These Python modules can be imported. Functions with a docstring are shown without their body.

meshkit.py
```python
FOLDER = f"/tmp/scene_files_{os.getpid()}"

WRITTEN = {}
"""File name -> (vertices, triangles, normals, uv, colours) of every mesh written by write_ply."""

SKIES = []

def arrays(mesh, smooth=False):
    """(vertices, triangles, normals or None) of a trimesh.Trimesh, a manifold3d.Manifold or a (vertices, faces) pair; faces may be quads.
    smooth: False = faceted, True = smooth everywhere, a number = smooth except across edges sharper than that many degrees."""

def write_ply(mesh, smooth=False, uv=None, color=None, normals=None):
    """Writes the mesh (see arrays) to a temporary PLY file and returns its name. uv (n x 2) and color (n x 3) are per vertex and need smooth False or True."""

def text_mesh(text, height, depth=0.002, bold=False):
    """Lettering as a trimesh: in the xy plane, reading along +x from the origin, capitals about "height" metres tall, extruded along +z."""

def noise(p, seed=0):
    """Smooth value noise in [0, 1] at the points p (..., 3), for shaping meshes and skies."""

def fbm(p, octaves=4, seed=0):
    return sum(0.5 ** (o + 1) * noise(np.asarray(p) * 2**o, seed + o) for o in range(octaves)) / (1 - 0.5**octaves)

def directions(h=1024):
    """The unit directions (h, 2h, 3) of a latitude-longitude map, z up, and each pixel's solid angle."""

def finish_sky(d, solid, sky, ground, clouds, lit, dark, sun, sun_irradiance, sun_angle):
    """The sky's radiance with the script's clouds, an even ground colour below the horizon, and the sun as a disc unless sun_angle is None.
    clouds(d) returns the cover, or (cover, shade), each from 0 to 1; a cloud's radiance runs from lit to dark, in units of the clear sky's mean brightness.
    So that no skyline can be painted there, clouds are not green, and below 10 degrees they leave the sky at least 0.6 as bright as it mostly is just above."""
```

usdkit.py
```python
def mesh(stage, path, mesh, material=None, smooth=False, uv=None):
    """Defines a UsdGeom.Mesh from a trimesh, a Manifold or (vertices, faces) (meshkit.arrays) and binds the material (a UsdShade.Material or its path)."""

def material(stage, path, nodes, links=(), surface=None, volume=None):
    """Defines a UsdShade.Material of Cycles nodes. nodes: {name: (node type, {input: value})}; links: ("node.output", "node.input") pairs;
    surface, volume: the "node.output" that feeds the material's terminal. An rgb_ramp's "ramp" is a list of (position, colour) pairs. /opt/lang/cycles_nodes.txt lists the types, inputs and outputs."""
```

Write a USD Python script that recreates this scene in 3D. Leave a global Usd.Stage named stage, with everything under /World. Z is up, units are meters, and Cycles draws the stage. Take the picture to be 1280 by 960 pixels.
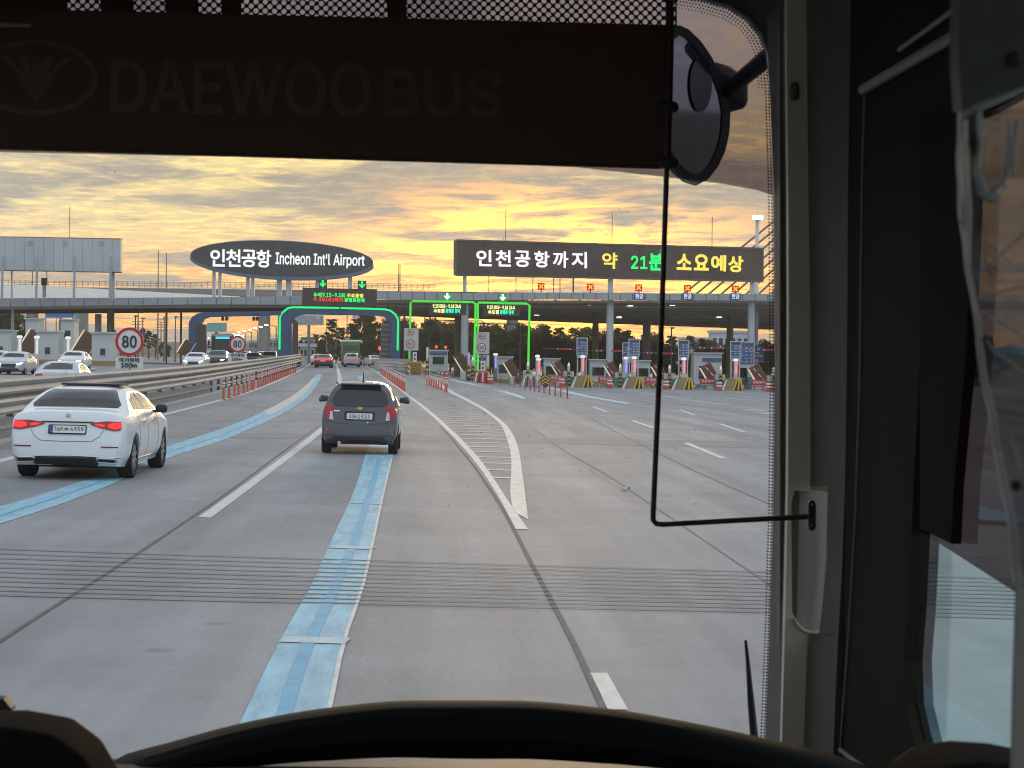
import math, random, numpy as np, trimesh, shapely, usdkit, meshkit, manifold3d
from scipy.interpolate import PchipInterpolator
from shapely.geometry import Polygon, LineString, Point, box as sbox
from shapely import affinity
from trimesh.creation import extrude_polygon
from pxr import Usd, UsdGeom, UsdLux, UsdShade, Gf, Sdf

stage = Usd.Stage.CreateInMemory()
UsdGeom.Xform.Define(stage, '/World')
V = np.array

# ------------------------------------------------------------------ camera
EYE, F = V([0, 0, 2.05]), 2500.0
YAW, PITCH, ROLL = math.atan(100 / F), math.radians(.779), .010
fwd = V([math.sin(YAW) * math.cos(PITCH), math.cos(YAW) * math.cos(PITCH), -math.sin(PITCH)])
r0 = V([math.cos(YAW), -math.sin(YAW), 0])
u0 = np.cross(r0, fwd)
RIGHT = r0 * math.cos(ROLL) + u0 * math.sin(ROLL)
UP = np.cross(RIGHT, fwd)
cam = UsdGeom.Camera.Define(stage, '/World/camera')
cam.CreateHorizontalApertureAttr(36.0)
cam.CreateFocalLengthAttr(36.0 * F / 1280)
cam.CreateClippingRangeAttr(Gf.Vec2f(.05, 20000))
cam.CreateFStopAttr(16.0)
cam.CreateFocusDistanceAttr(70.0)
cam.CreateExposureAttr(0.44)
cam.AddTransformOp().Set(Gf.Matrix4d(*RIGHT, 0, *UP, 0, *(-fwd), 0, *EYE, 1))

# ------------------------------------------------------------------ sky and sun
SUN_AZ, SUN_EL = math.radians(3.2), math.radians(2.4)
SUN = V([math.sin(SUN_AZ) * math.cos(SUN_EL), math.cos(SUN_AZ) * math.cos(SUN_EL), math.sin(SUN_EL)])
SMOOTH = {"range_type": "smoothstep", "clamp": True}
BLACK, WHITE = (0, 0, 0), (1, 1, 1)
sky_mat = usdkit.material(stage, '/World/Looks/sky', {
    "s": ("sky_texture", {"sky_type": "single_scattering", "sun_disc": False, "sun_elevation": SUN_EL, "sun_rotation": SUN_AZ}),
    "tc": ("texture_coordinate", {}), "sep": ("separate_xyz", {}),
    # the cloud deck is flat: directions are laid out on it
    "zz": ("math", {"math_type": "maximum", "value2": 0.0}), "z1": ("math", {"math_type": "add", "value2": .035}),
    "px": ("math", {"math_type": "divide"}), "py": ("math", {"math_type": "divide"}), "p": ("combine_xyz", {}),
    "mp": ("mapping", {"location": (13.6, 6.1, 2.0), "rotation": (0, 0, .22), "scale": (1.25, 1.0, 1)}),
    "big": ("noise_texture", {"scale": .33, "detail": 3, "roughness": .5}),
    "mid": ("noise_texture", {"scale": 1.15, "detail": 8, "roughness": .6, "distortion": .4}),
    "fine": ("noise_texture", {"scale": 6.0, "detail": 7, "roughness": .68, "distortion": .3}),
    # nearness to the sun: a wide glow and a tight one
    "dot": ("vector_math", {"math_type": "dot_product", "vector2": tuple(SUN)}),
    "wide": ("map_range", {**SMOOTH, "from_min": .88, "from_max": .9995}),
    "ds": ("vector_math", {"math_type": "subtract", "vector2": tuple(SUN)}), "dv": ("vector_math", {"math_type": "multiply", "vector2": (1., 1., 2.6)}), "dl": ("vector_math", {"math_type": "length"}),
    "tight": ("map_range", {**SMOOTH, "from_min": .155, "from_max": .0}),
    # clear sky: the physical sky behind a thin veil, paler yellow towards the sun, orange low down
    "hi": ("map_range", {**SMOOTH, "from_min": .085, "from_max": .20, "to_min": 1.0, "to_max": .12}), "w2": ("math", {"math_type": "multiply"}),
    "veil": ("mix_color", {"fac": .93, "b": (3.9, 4.2, 4.9)}),
    "warm": ("mix_color", {"b": (4.9, 3.75, 1.75)}),
    "low": ("map_range", {**SMOOTH, "from_min": .02, "from_max": .075, "to_min": .97, "to_max": 0.0}),
    "lf": ("math", {"math_type": "multiply"}), "lowc": ("mix_color", {"b": (6.2, 2.4, .5)}),
    # cloud: grey bodies
    "cs": ("math", {"math_type": "multiply_add", "value2": .9, "value3": -.22}), "cs2": ("math", {"math_type": "multiply_add", "value2": .75}),
    "cov": ("map_range", {**SMOOTH, "from_min": .53, "from_max": .655, "to_max": .92}),
    "body": ("mix_color", {"a": (2.5, 2.6, 3.0), "b": (1.6, 1.52, 1.5)}),
    "cl": ("mix_color", {}),
    # gilded ripples on the thin cloud around the bodies
    "thin": ("rgb_ramp", {"ramp": [(0, BLACK), (.40, BLACK), (.50, WHITE), (.62, (.2, .2, .2)), (1, BLACK)]}),
    "rip": ("map_range", {**SMOOTH, "from_min": .47, "from_max": .60}),
    "r1": ("math", {"math_type": "multiply"}), "r2": ("math", {"math_type": "multiply"}), "r3": ("math", {"math_type": "multiply", "value2": .85, "use_clamp": True}),
    "gold": ("mix_color", {"a": (9.2, 5.9, 1.9), "b": (15., 6.8, .9)}), "g": ("mix_color", {}),
    # the burning clouds right at the sun
    "fire": ("map_range", {**SMOOTH, "from_min": .43, "from_max": .60}), "f1": ("math", {"math_type": "multiply"}), "f2": ("mix_color", {"b": (32., 12., .9)}),
    "b": ("background_shader", {"strength": .15}),
}, [("tc.generated", "sep.vector"), ("tc.generated", "dot.vector1"), ("sep.z", "zz.value1"), ("zz.value", "z1.value1"),
    ("sep.x", "px.value1"), ("z1.value", "px.value2"), ("sep.y", "py.value1"), ("z1.value", "py.value2"), ("px.value", "p.x"), ("py.value", "p.y"),
    ("p.vector", "mp.vector"), ("mp.vector", "big.vector"), ("mp.vector", "mid.vector"), ("mp.vector", "fine.vector"),
    ("dot.value", "wide.value"), ("sep.z", "hi.value"), ("hi.result", "w2.value1"), ("wide.result", "w2.value2"), ("tc.generated", "ds.vector1"), ("ds.vector", "dv.vector1"), ("dv.vector", "dl.vector1"), ("dl.value", "tight.value"),
    ("s.color", "veil.a"), ("veil.result", "warm.a"), ("w2.value", "warm.fac"), ("sep.z", "low.value"), ("low.result", "lf.value1"), ("w2.value", "lf.value2"), ("warm.result", "lowc.a"), ("lf.value", "lowc.fac"),
    ("big.fac", "cs.value1"), ("mid.fac", "cs2.value1"), ("cs.value", "cs2.value3"), ("cs2.value", "cov.value"), ("cs2.value", "thin.fac"),
    ("w2.value", "body.fac"), ("lowc.result", "cl.a"), ("body.result", "cl.b"), ("cov.result", "cl.fac"),
    ("fine.fac", "rip.value"), ("thin.color", "r1.value1"), ("rip.result", "r1.value2"), ("r1.value", "r2.value1"), ("w2.value", "r2.value2"), ("r2.value", "r3.value1"),
    ("tight.result", "gold.fac"), ("cl.result", "g.a"), ("gold.result", "g.b"), ("r3.value", "g.fac"),
    ("mid.fac", "fire.value"), ("fire.result", "f1.value1"), ("tight.result", "f1.value2"), ("g.result", "f2.a"), ("f1.value", "f2.fac"),
    ("f2.result", "b.color")], surface="b.background")
dome = UsdLux.DomeLight.Define(stage, '/World/sky')
UsdShade.MaterialBindingAPI.Apply(dome.GetPrim()).Bind(sky_mat)
dome.GetPrim().SetCustomDataByKey('kind', 'structure')
sun = UsdLux.DistantLight.Define(stage, '/World/sun')
sun.CreateIntensityAttr(.25); sun.CreateAngleAttr(10.0); sun.CreateColorAttr(Gf.Vec3f(1, .66, .36)); sun.CreateNormalizeAttr(True)
zx = np.cross([0, 0, 1], SUN); zx /= np.linalg.norm(zx)
sun.AddTransformOp().Set(Gf.Matrix4d(*zx, 0, *np.cross(SUN, zx), 0, *SUN, 0, 0, 0, 50, 1))

# ------------------------------------------------------------------ where things stand
def ramp(t): t = np.clip(t, 0, 1); return t * t * (3 - 2 * t)

def G(x, y):
    """Height of the ground: a cross fall to the right, the highway climbing a little and the toll lanes dropping away."""
    s = ramp((np.asarray(y, float) - 40) / 165)
    return -.012 * np.clip(x, -45, 45) + s * (.55 - 1.32 * ramp((np.asarray(x, float) + 7) / 17))

def ray(px, py): return fwd + (px - 640) / F * RIGHT - (py - 480) / F * UP

def at(px, py, Y):
    """The point at distance Y down the road that the photograph shows at this pixel."""
    d = ray(px, py); return EYE + d * Y / d[1]

def P(px, py):
    """The point of the ground seen at this pixel."""
    d = ray(px, py); d = d / d[1]; lo, hi = 2., 2000.
    g = lambda t: EYE[2] + t * d[2] - G(EYE[0] + t * d[0], t)
    for _ in range(60):
        mid = (lo + hi) / 2
        lo, hi = (mid, hi) if g(mid) > 0 else (lo, mid)
    p = EYE + d * lo; p[2] = G(p[0], p[1]); return p

def foot(px, Y):
    p = at(px, 450, Y); p[2] = G(p[0], p[1]); return p

def sc(Y): return F / Y      # pixels per metre at Y

# ------------------------------------------------------------------ materials
MATS = {}
def mat(name, col=(.5, .5, .5), rough=.6, metal=0., noise=None, bump=None, coat=0., emit=None, **kw):
    if name in MATS: return MATS[name]
    n, l = {"p": ("principled_bsdf", {"base_color": col, "roughness": rough, "metallic": metal, "coat_weight": coat, **kw})}, []
    if emit: n["p"][1].update(emission_color=emit[0], emission_strength=emit[1])
    if noise or bump:
        n["g"] = ("geometry", {}); n["m"] = ("mapping", {"scale": (noise[3] if noise and len(noise) > 3 else (1, 1, 1))}); l += [("g.position", "m.vector")]
    if noise:
        s, dark, light = noise[:3]
        n["n"] = ("noise_texture", {"scale": s, "detail": 6, "roughness": .65})
        n["r"] = ("rgb_ramp", {"ramp": [(.25, tuple(c * dark for c in col)), (.75, tuple(c * light for c in col))]})
        l += [("m.vector", "n.vector"), ("n.fac", "r.fac"), ("r.color", "p.base_color")]
    if bump:
        n["bn"] = ("noise_texture", {"scale": bump[0], "detail": 4}); n["bp"] = ("bump", {"strength": bump[1], "distance": bump[2]})
        l += [("m.vector", "bn.vector"), ("bn.fac", "bp.height"), ("bp.normal", "p.normal")]
    MATS[name] = usdkit.material(stage, '/World/Looks/' + name, n, l, surface="p.BSDF")
    return MATS[name]

def glow(name, col, strength): return mat(name, (.02, .02, .02), .5, emit=(col, strength))

def clear(name, tint, gloss=1.0, ior=1.45):
    if name not in MATS:
        MATS[name] = usdkit.material(stage, '/World/Looks/' + name, {
            "t": ("transparent_bsdf", {"color": tint}), "g": ("glossy_bsdf", {"color": (gloss,) * 3, "roughness": .02}),
            "f": ("fresnel", {"IOR": ior}), "ge": ("geometry", {}), "k": ("math", {"math_type": "subtract", "value1": 1.0}), "ff": ("math", {"math_type": "multiply"}), "m": ("mix_closure", {})},
            [("ge.backfacing", "k.value2"), ("f.fac", "ff.value1"), ("k.value", "ff.value2"), ("ff.value", "m.fac"), ("t.BSDF", "m.closure1"), ("g.BSDF", "m.closure2")], surface="m.closure")
    return MATS[name]

# ------------------------------------------------------------------ meshes
cat = trimesh.util.concatenate
def bx(c, s, rz=0, rx=0, ry=0):
    m = trimesh.creation.box(s)
    for a, d in ((rx, [1, 0, 0]), (ry, [0, 1, 0]), (rz, [0, 0, 1])):
        if a: m.apply_transform(trimesh.transformations.rotation_matrix(a, d))
    m.apply_translation(c); return m
def bb(x0, x1, y0, y1, z0, z1): return bx(((x0 + x1) / 2, (y0 + y1) / 2, (z0 + z1) / 2), (abs(x1 - x0), abs(y1 - y0), abs(z1 - z0)))
def rbox(c, s, r, seg=8):
    b = [manifold3d.Manifold.sphere(r, seg).translate([sx * (s[0] / 2 - r), sy * (s[1] / 2 - r), sz * (s[2] / 2 - r)]) for sx in (-1, 1) for sy in (-1, 1) for sz in (-1, 1)]
    m = tm(manifold3d.Manifold.batch_hull(b)); m.apply_translation(c); return m
def tm(man):
    m = man.to_mesh(); return trimesh.Trimesh(m.vert_properties[:, :3], m.tri_verts, process=False)
def man(t): return manifold3d.Manifold(manifold3d.Mesh(np.asarray(t.vertices, np.float32), np.asarray(t.faces, np.uint32)))
def hull(spheres, seg=12): return tm(manifold3d.Manifold.batch_hull([manifold3d.Manifold.sphere(r, seg).translate(list(map(float, c))) for c, r in spheres]))
def tube(pts, r, n=8):
    pts = [V(p, float) for p in pts]; rr = r if np.ndim(r) else [r] * len(pts)
    v, f = [], []
    for i, p in enumerate(pts):
        t = pts[min(i + 1, len(pts) - 1)] - pts[max(i - 1, 0)]; t /= np.linalg.norm(t) + 1e-12
        a = np.cross(t, [0, 0, 1] if abs(t[2]) < .9 else [1, 0, 0]); a /= np.linalg.norm(a); b = np.cross(t, a)
        v += [p + rr[i] * (math.cos(q) * a + math.sin(q) * b) for q in np.arange(n) * 2 * math.pi / n]
    for i in range(len(pts) - 1):
        for k in range(n):
            a, b = i * n + k, i * n + (k + 1) % n; f += [(a, b, b + n), (a, b + n, a + n)]
    e = (len(pts) - 1) * n
    f += [(0, k + 1, k) for k in range(1, n - 1)] + [(e, e + k, e + k + 1) for k in range(1, n - 1)]
    return trimesh.Trimesh(v, f, process=False)
def cyl(p, h, r, r1=None, n=16): return tube([p, V(p, float) + V([0, 0, h])], [r, r if r1 is None else r1], n)
def grid(A):
    A = np.asarray(A, float); n, m = A.shape[:2]; i = np.arange(n * m).reshape(n, m)
    a, b, c, d = (x.ravel() for x in (i[:-1, :-1], i[1:, :-1], i[1:, 1:], i[:-1, 1:]))
    return trimesh.Trimesh(A.reshape(-1, 3), np.vstack([np.stack([a, b, c], 1), np.stack([a, c, d], 1)]), process=False)
def ext(poly, d): return extrude_polygon(poly, d, engine="earcut") if poly.geom_type == 'Polygon' else cat([extrude_polygon(g, d, engine="earcut") for g in poly.geoms])
def frame(m, o, ux, uz):
    """Lays a mesh drawn in the xy plane onto an upright panel: x along ux, y along uz, its thickness towards the viewer."""
    ux, uz = V(ux, float), V(uz, float); T = np.eye(4)
    T[:3, 0], T[:3, 1], T[:3, 2], T[:3, 3] = ux, uz, np.cross(ux, uz), o
    m = m.copy(); m.apply_transform(T); return m
def slab(pix, Y, thick, back=True):
    """An upright plate with the outline seen at these pixels, standing at distance Y and thick away from the viewer."""
    q = [at(a, b, Y) for a, b in pix]; m = ext(Polygon([(p[0], p[2]) for p in q]).buffer(0), thick)
    v = np.asarray(m.vertices); m = trimesh.Trimesh(np.stack([v[:, 0], Y + (thick - v[:, 2] if back else -v[:, 2]), v[:, 1]], 1), m.faces if back else m.faces[:, ::-1], process=False)
    if m.volume < 0: m.invert()
    return m
def rrect(x0, x1, y0, y1, r): return sbox(x0 + r, y0 + r, x1 - r, y1 - r).buffer(r, quad_segs=4)
def disc(x, y, r, n=8): return Point(x, y).buffer(r, quad_segs=n)

# outlines of the Korean syllables used on the signs
GLYPHS = {
'인': '18,23 30,23 30,2 80,2 81,-7 79,-9 20,-9 18,-8|66,14 66,80 77,81 78,14|5,46 5,57 7,63 13,70 24,75 34,75 43,72 49,67 54,56 53,43 49,36 43,31 35,28 24,28 16,31 9,37;18,46 23,40 36,40 42,47 42,56 36,63 25,64 21,62 17,57',
'천': '19,21 31,20 31,2 80,2 81,-7 79,-9 21,-9 19,-8|49,44 49,54 66,54 66,80 77,81 78,12 66,13 66,43|3,29 4,33 11,35 20,43 24,53 24,59 6,59 6,69 24,69 25,80 36,80 37,69 56,68 55,59 36,58 38,49 41,44 49,37 58,33 53,24 50,24 39,30 31,39 21,28 12,23 7,23',
'공': '3,31 3,40 5,41 35,41 35,57 47,57 47,41 69,42 69,43 61,44 63,54 63,67 12,67 13,77 75,76 75,53 73,43 71,42 85,40 84,30|12,3 12,13 16,19 23,23 35,26 52,26 62,24 70,20 74,16 76,11 75,2 69,-5 54,-10 28,-9 17,-4;24,7 26,3 31,1 50,0 61,3 64,6 64,9 56,15 38,16 25,12',
'항': '15,12 21,19 31,23 53,24 62,22 62,80 74,81 74,57 86,57 87,47 74,46 74,22 67,20 73,15 75,11 75,3 73,-1 63,-8 54,-10 30,-9 21,-5 16,0;28,4 37,0 52,0 60,2 63,5 63,8 56,13 41,14 29,11 27,9|3,71 24,71 25,73 25,82 36,82 37,71 58,71 57,61 40,61 40,59 47,57 52,51 53,38 51,34 47,30 37,26 25,26 14,30 9,36 8,48 13,56 21,61 4,61;20,47 20,40 23,37 34,36 41,40 42,44 38,50 28,51',
'까': '63,81 75,81 75,45 88,44 88,35 75,34 75,-10 63,-10|2,15 15,34 21,56 21,61 5,62 5,71 56,72 56,51 54,39 49,23 40,7 37,4 33,4 27,9 27,11 32,16 39,29 43,42 45,61 32,61 32,52 28,35 22,22 14,11 10,9',
'지': '66,-10 66,81 77,81 78,-9|3,13 3,16 9,19 19,30 24,40 26,51 26,61 7,61 6,72 57,72 57,61 38,61 38,47 41,37 46,29 53,22 61,18 58,11 56,9 52,9 47,12 37,22 32,30 23,16 14,8 9,6',
'약': '14,24 62,25 63,81 74,81 74,68 87,67 87,59 85,57 74,57 74,49 87,48 87,39 74,38 74,-10 62,-9 62,14 16,14 14,15|4,52 5,60 9,68 15,73 24,76 34,76 46,71 52,63 54,55 53,46 50,40 43,34 34,31 24,31 12,36 7,42;17,59 18,46 24,42 34,42 40,46 42,50 42,57 40,61 34,65 24,65',
'분': '3,35 85,35 85,25 51,25 51,9 49,7 41,7 39,8 39,23 38,25 3,25|13,19 25,18 25,2 76,2 77,-7 75,-9 15,-9 13,-8|13,77 24,78 25,67 62,67 64,78 74,78 75,40 14,40;25,51 63,50 63,57 25,57',
'소': '3,2 3,11 5,12 38,12 39,33 50,32 50,12 83,12 86,9 85,1|6,35 6,38 23,44 33,53 37,61 38,75 50,75 50,62 54,54 63,45 82,37 78,28 73,28 56,36 44,49 33,37 18,29 10,28',
'요': '3,2 4,12 22,12 22,32 13,40 10,51 11,58 14,64 20,70 37,76 51,76 68,70 74,64 77,58 78,51 75,40 66,32 66,12 84,12 86,9 85,1;23,57 24,44 31,39 39,37 49,37 62,42 65,46 66,53 60,62 53,65 42,66 28,62;35,27 34,12 54,12 54,27',
'예': '69,81 81,80 80,-10 69,-10|4,33 5,56 10,67 14,71 20,74 28,74 36,70 42,60 52,60 52,79 63,79 63,-6 52,-5 52,23 42,23 38,15 33,11 28,9 20,9 10,16 6,24;45,35 52,34 52,49 45,49;15,47 17,27 21,21 29,22 33,31 34,43 32,56 28,62 21,62 17,56',
'상': '14,4 14,12 21,21 37,26 52,26 62,24 73,16 75,11 75,4 72,-2 63,-8 55,-10 34,-10 26,-8 19,-4;27,5 30,2 37,0 51,0 61,3 63,5 63,9 55,15 41,16 29,13 26,10|62,25 62,80 74,81 74,59 86,59 87,49 74,48 73,24|2,35 3,38 8,39 15,44 21,52 24,61 25,77 36,76 36,61 38,54 47,44 57,39 53,31 49,30 40,35 30,46 26,39 20,33 11,28 7,28',
'여': '4,39 7,59 10,65 16,71 23,74 33,74 40,71 47,62 66,62 66,80 78,81 78,-10 68,-11 66,-9 66,23 47,23 44,16 36,10 20,10 15,13 9,20 6,27;51,35 66,34 66,51 51,51;16,48 18,28 23,21 30,20 36,24 40,35 40,47 36,59 33,62 25,63 19,58',
'기': '66,81 78,81 78,-10 66,-10|4,13 5,17 16,22 31,36 37,47 40,58 39,62 8,62 8,71 52,72 52,58 50,49 43,33 38,26 25,14 11,6 7,8',
'부': '3,19 3,29 85,29 85,19 50,19 49,-10 38,-10 38,19|13,78 24,78 25,65 62,65 64,78 75,78 75,36 13,36;25,48 63,47 63,55 25,55',
'터': '7,73 51,73 50,63 19,62 19,48 47,48 48,46 49,48 66,48 66,80 78,81 78,-10 68,-11 66,-9 66,37 50,37 48,39 46,38 19,38 19,21 36,21 55,24 57,14 51,12 27,10 7,11',
'버': '6,13 7,74 18,74 19,51 38,51 38,73 50,74 50,49 65,49 66,80 78,81 78,-10 68,-11 66,-9 66,38 50,38 50,12 48,11 8,11;18,23 38,22 38,41 18,41',
'오': '3,2 4,12 38,12 38,26 27,28 21,31 12,41 10,51 12,60 16,66 30,74 53,75 67,70 75,62 78,51 75,39 65,30 50,26 50,12 84,12 86,9 85,1;22,53 25,42 31,38 39,36 49,36 62,41 65,45 66,52 63,59 57,63 49,65 39,65 31,63 25,59',
'추': '3,18 4,28 85,27 84,17 50,17 50,-10 48,-11 38,-10 38,17|8,37 8,41 16,42 26,46 33,51 37,57 37,60 11,60 11,70 38,70 39,81 49,81 50,70 78,69 77,60 51,59 54,52 62,46 72,42 80,41 80,37 77,31 71,31 59,35 52,39 44,47 31,36 17,31 11,31',
'석': '16,23 68,24 68,26 66,26 66,52 49,52 47,54 47,62 66,63 66,80 78,81 78,26 77,25 78,24 78,-10 66,-9 66,14 17,14|3,34 4,38 12,41 20,49 24,58 25,77 36,76 36,65 39,53 48,43 57,39 57,35 52,29 41,34 31,45 23,35 10,27 7,28',
'무': '3,20 3,30 5,31 85,30 85,20 50,20 49,-10 38,-10 38,20|13,76 75,76 75,38 14,38;25,49 63,48 63,66 25,66',
'료': '3,1 4,11 25,11 25,23 13,24 13,55 64,56 64,64 14,64 12,66 13,75 75,75 75,45 25,45 24,43 24,35 77,34 78,25 76,23 64,23 64,11 85,11 85,1;37,12 53,11 53,23 37,23',
'통': '3,25 3,35 38,35 38,40 13,41 14,79 75,79 75,69 25,68 26,64 72,64 72,54 26,54 25,50 75,50 75,40 50,40 50,35 84,35 85,25|12,3 13,11 18,17 35,22 53,22 66,19 74,13 76,7 74,-1 70,-5 54,-10 34,-10 24,-8 18,-5;24,7 27,2 35,0 52,0 61,2 64,6 58,11 37,12 27,10',
'행': '2,70 20,71 21,81 32,81 33,71 50,71 51,80 60,80 61,58 67,58 68,80 70,82 80,81 80,23 70,21 80,12 79,0 74,-5 59,-10 34,-9 23,-4 18,6 19,12 22,17 31,22 50,24 50,61 31,61 31,59 38,58 44,53 47,47 47,39 44,33 38,28 32,26 21,26 13,29 8,34 6,39 6,47 8,52 12,56 22,59 22,61 3,61;59,24 68,22 68,47 61,47 61,26;30,8 32,3 41,0 56,0 65,2 68,5 68,8 62,13 42,14 32,11;18,41 22,36 31,36 35,39 36,45 34,48 30,50 23,50 18,47',
'현': '18,-7 19,20 30,20 30,2 79,2 80,-8 20,-9|3,70 23,70 24,72 24,81 35,81 36,70 56,69 55,60 36,60 36,58 47,53 51,45 51,39 65,39 66,47 52,48 52,58 66,58 66,80 78,81 78,11 67,10 66,29 52,29 52,36 46,27 36,22 23,22 13,27 8,36 8,45 14,55 23,58 23,60 4,60;20,45 20,36 23,33 32,32 39,36 40,41 36,48 27,49',
'금': '3,35 3,44 5,45 62,45 63,66 14,66 13,76 15,77 73,77 75,76 74,45 83,45 86,42 85,34|13,-9 13,26 75,26 76,-8;25,15 24,2 64,2 64,14 63,16',
'수': '3,22 4,32 85,31 84,21 50,21 49,-10 38,-10 38,21|7,44 8,48 25,53 36,63 38,69 38,78 50,78 51,66 59,56 70,50 81,48 81,44 78,38 71,38 60,42 52,47 44,55 30,43 17,38 10,38',
'도': '3,1 4,11 38,12 38,30 13,31 13,73 75,74 76,66 74,63 25,63 25,41 76,40 76,30 50,30 50,11 85,11 85,1',
'권': '2,43 4,47 39,47 41,48 43,64 42,66 10,66 11,76 54,76 55,71 53,49 61,50 63,41 59,39 39,37 39,19 38,17 27,17 27,2 80,2 80,-8 15,-8 15,22 27,22 27,36 4,36|47,24 48,33 66,33 66,80 78,81 78,12 67,11 66,23',
'면': '18,-7 19,23 30,23 30,2 79,2 80,-8 20,-9|7,73 50,73 50,66 65,66 66,80 78,81 78,14 66,14 66,36 50,36 50,29 7,29;50,48 66,47 66,55 50,55;20,63 19,39 39,39 39,63',
'제': '69,-10 69,81 80,81 80,-10|2,14 2,17 12,25 17,34 21,55 21,60 4,61 4,70 48,70 48,62 46,60 32,60 32,51 37,32 41,26 50,19 51,39 37,40 37,49 51,50 51,77 52,79 62,79 63,-5 52,-6 51,15 49,15 45,9 41,10 32,19 28,28 25,28 21,18 10,7 8,7',
'시': '66,80 78,80 77,-10 66,-9|2,16 3,19 10,22 16,28 23,40 26,55 26,73 37,73 38,49 41,39 49,27 59,21 61,17 55,10 52,10 38,22 32,32 24,19 14,10 8,8',
'진': '18,-8 19,23 30,22 30,2 80,2 81,0 81,-7 79,-9|66,14 66,81 77,81 78,14|4,31 6,35 14,38 21,45 26,57 26,63 6,64 7,74 57,74 58,65 56,63 38,62 38,56 42,47 49,40 60,35 55,26 51,26 42,31 33,41 25,32 12,24 9,24',
'입': '18,29 29,30 30,19 66,19 67,30 66,31 66,81 78,80 77,-9 19,-9;31,9 30,2 66,2 66,9|5,49 5,61 8,67 14,73 24,77 35,77 45,73 51,67 54,60 54,50 51,43 45,37 35,33 24,33 15,36 10,40;18,50 20,46 24,44 35,44 41,49 42,59 37,65 24,66 17,60'}
GLYPH = {}
def glyph(c):
    if c not in GLYPH:
        ps = []
        for g in GLYPHS[c].split('|'):
            rings = [[tuple(map(int, q.split(','))) for q in ring.split()] for ring in g.split(';')]
            ps.append(Polygon(rings[0], rings[1:]).buffer(0))
        GLYPH[c] = shapely.union_all(ps)
    return GLYPH[c]
def text(s, h, depth=.01, bold=True, gap=0., fat=1.5):
    """Lettering in the xy plane from x = 0, letters about h tall; Korean syllables from their outlines, the rest from the helper's font."""
    out, x, k, run = [], 0., h / 90, ''
    def flush():
        nonlocal x, run
        if run.strip():
            m = meshkit.text_mesh(run.strip(), h * .86, depth, bold); m.apply_translation([x - m.bounds[0][0], 0, 0]); out.append(m); x = m.bounds[1][0] + h * .06
        run = ''
    for c in s + '\0':
        if c in GLYPHS:
            flush(); m = ext(affinity.scale(glyph(c).buffer(fat), k, k, origin=(0, 0)).simplify(k * .5), depth); m.apply_translation([x, 0, 0]); out.append(m); x += (92 + gap) * k
        elif c == ' ' and not run: x += h * .3
        elif c == '\0': flush()
        else: run += c
    return cat(out)
def fit(m, w, h=None):
    """Scales lettering to the width w (and height h) it has in the photograph and centres it."""
    b = m.bounds; s = w / (b[1][0] - b[0][0]); sy = h / (b[1][1] - b[0][1]) if h else s
    m.apply_translation(-(b[0] + b[1]) / 2 * [1, 1, 0]); m.apply_transform(np.diag([s, sy, 1, 1])); return m

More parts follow.
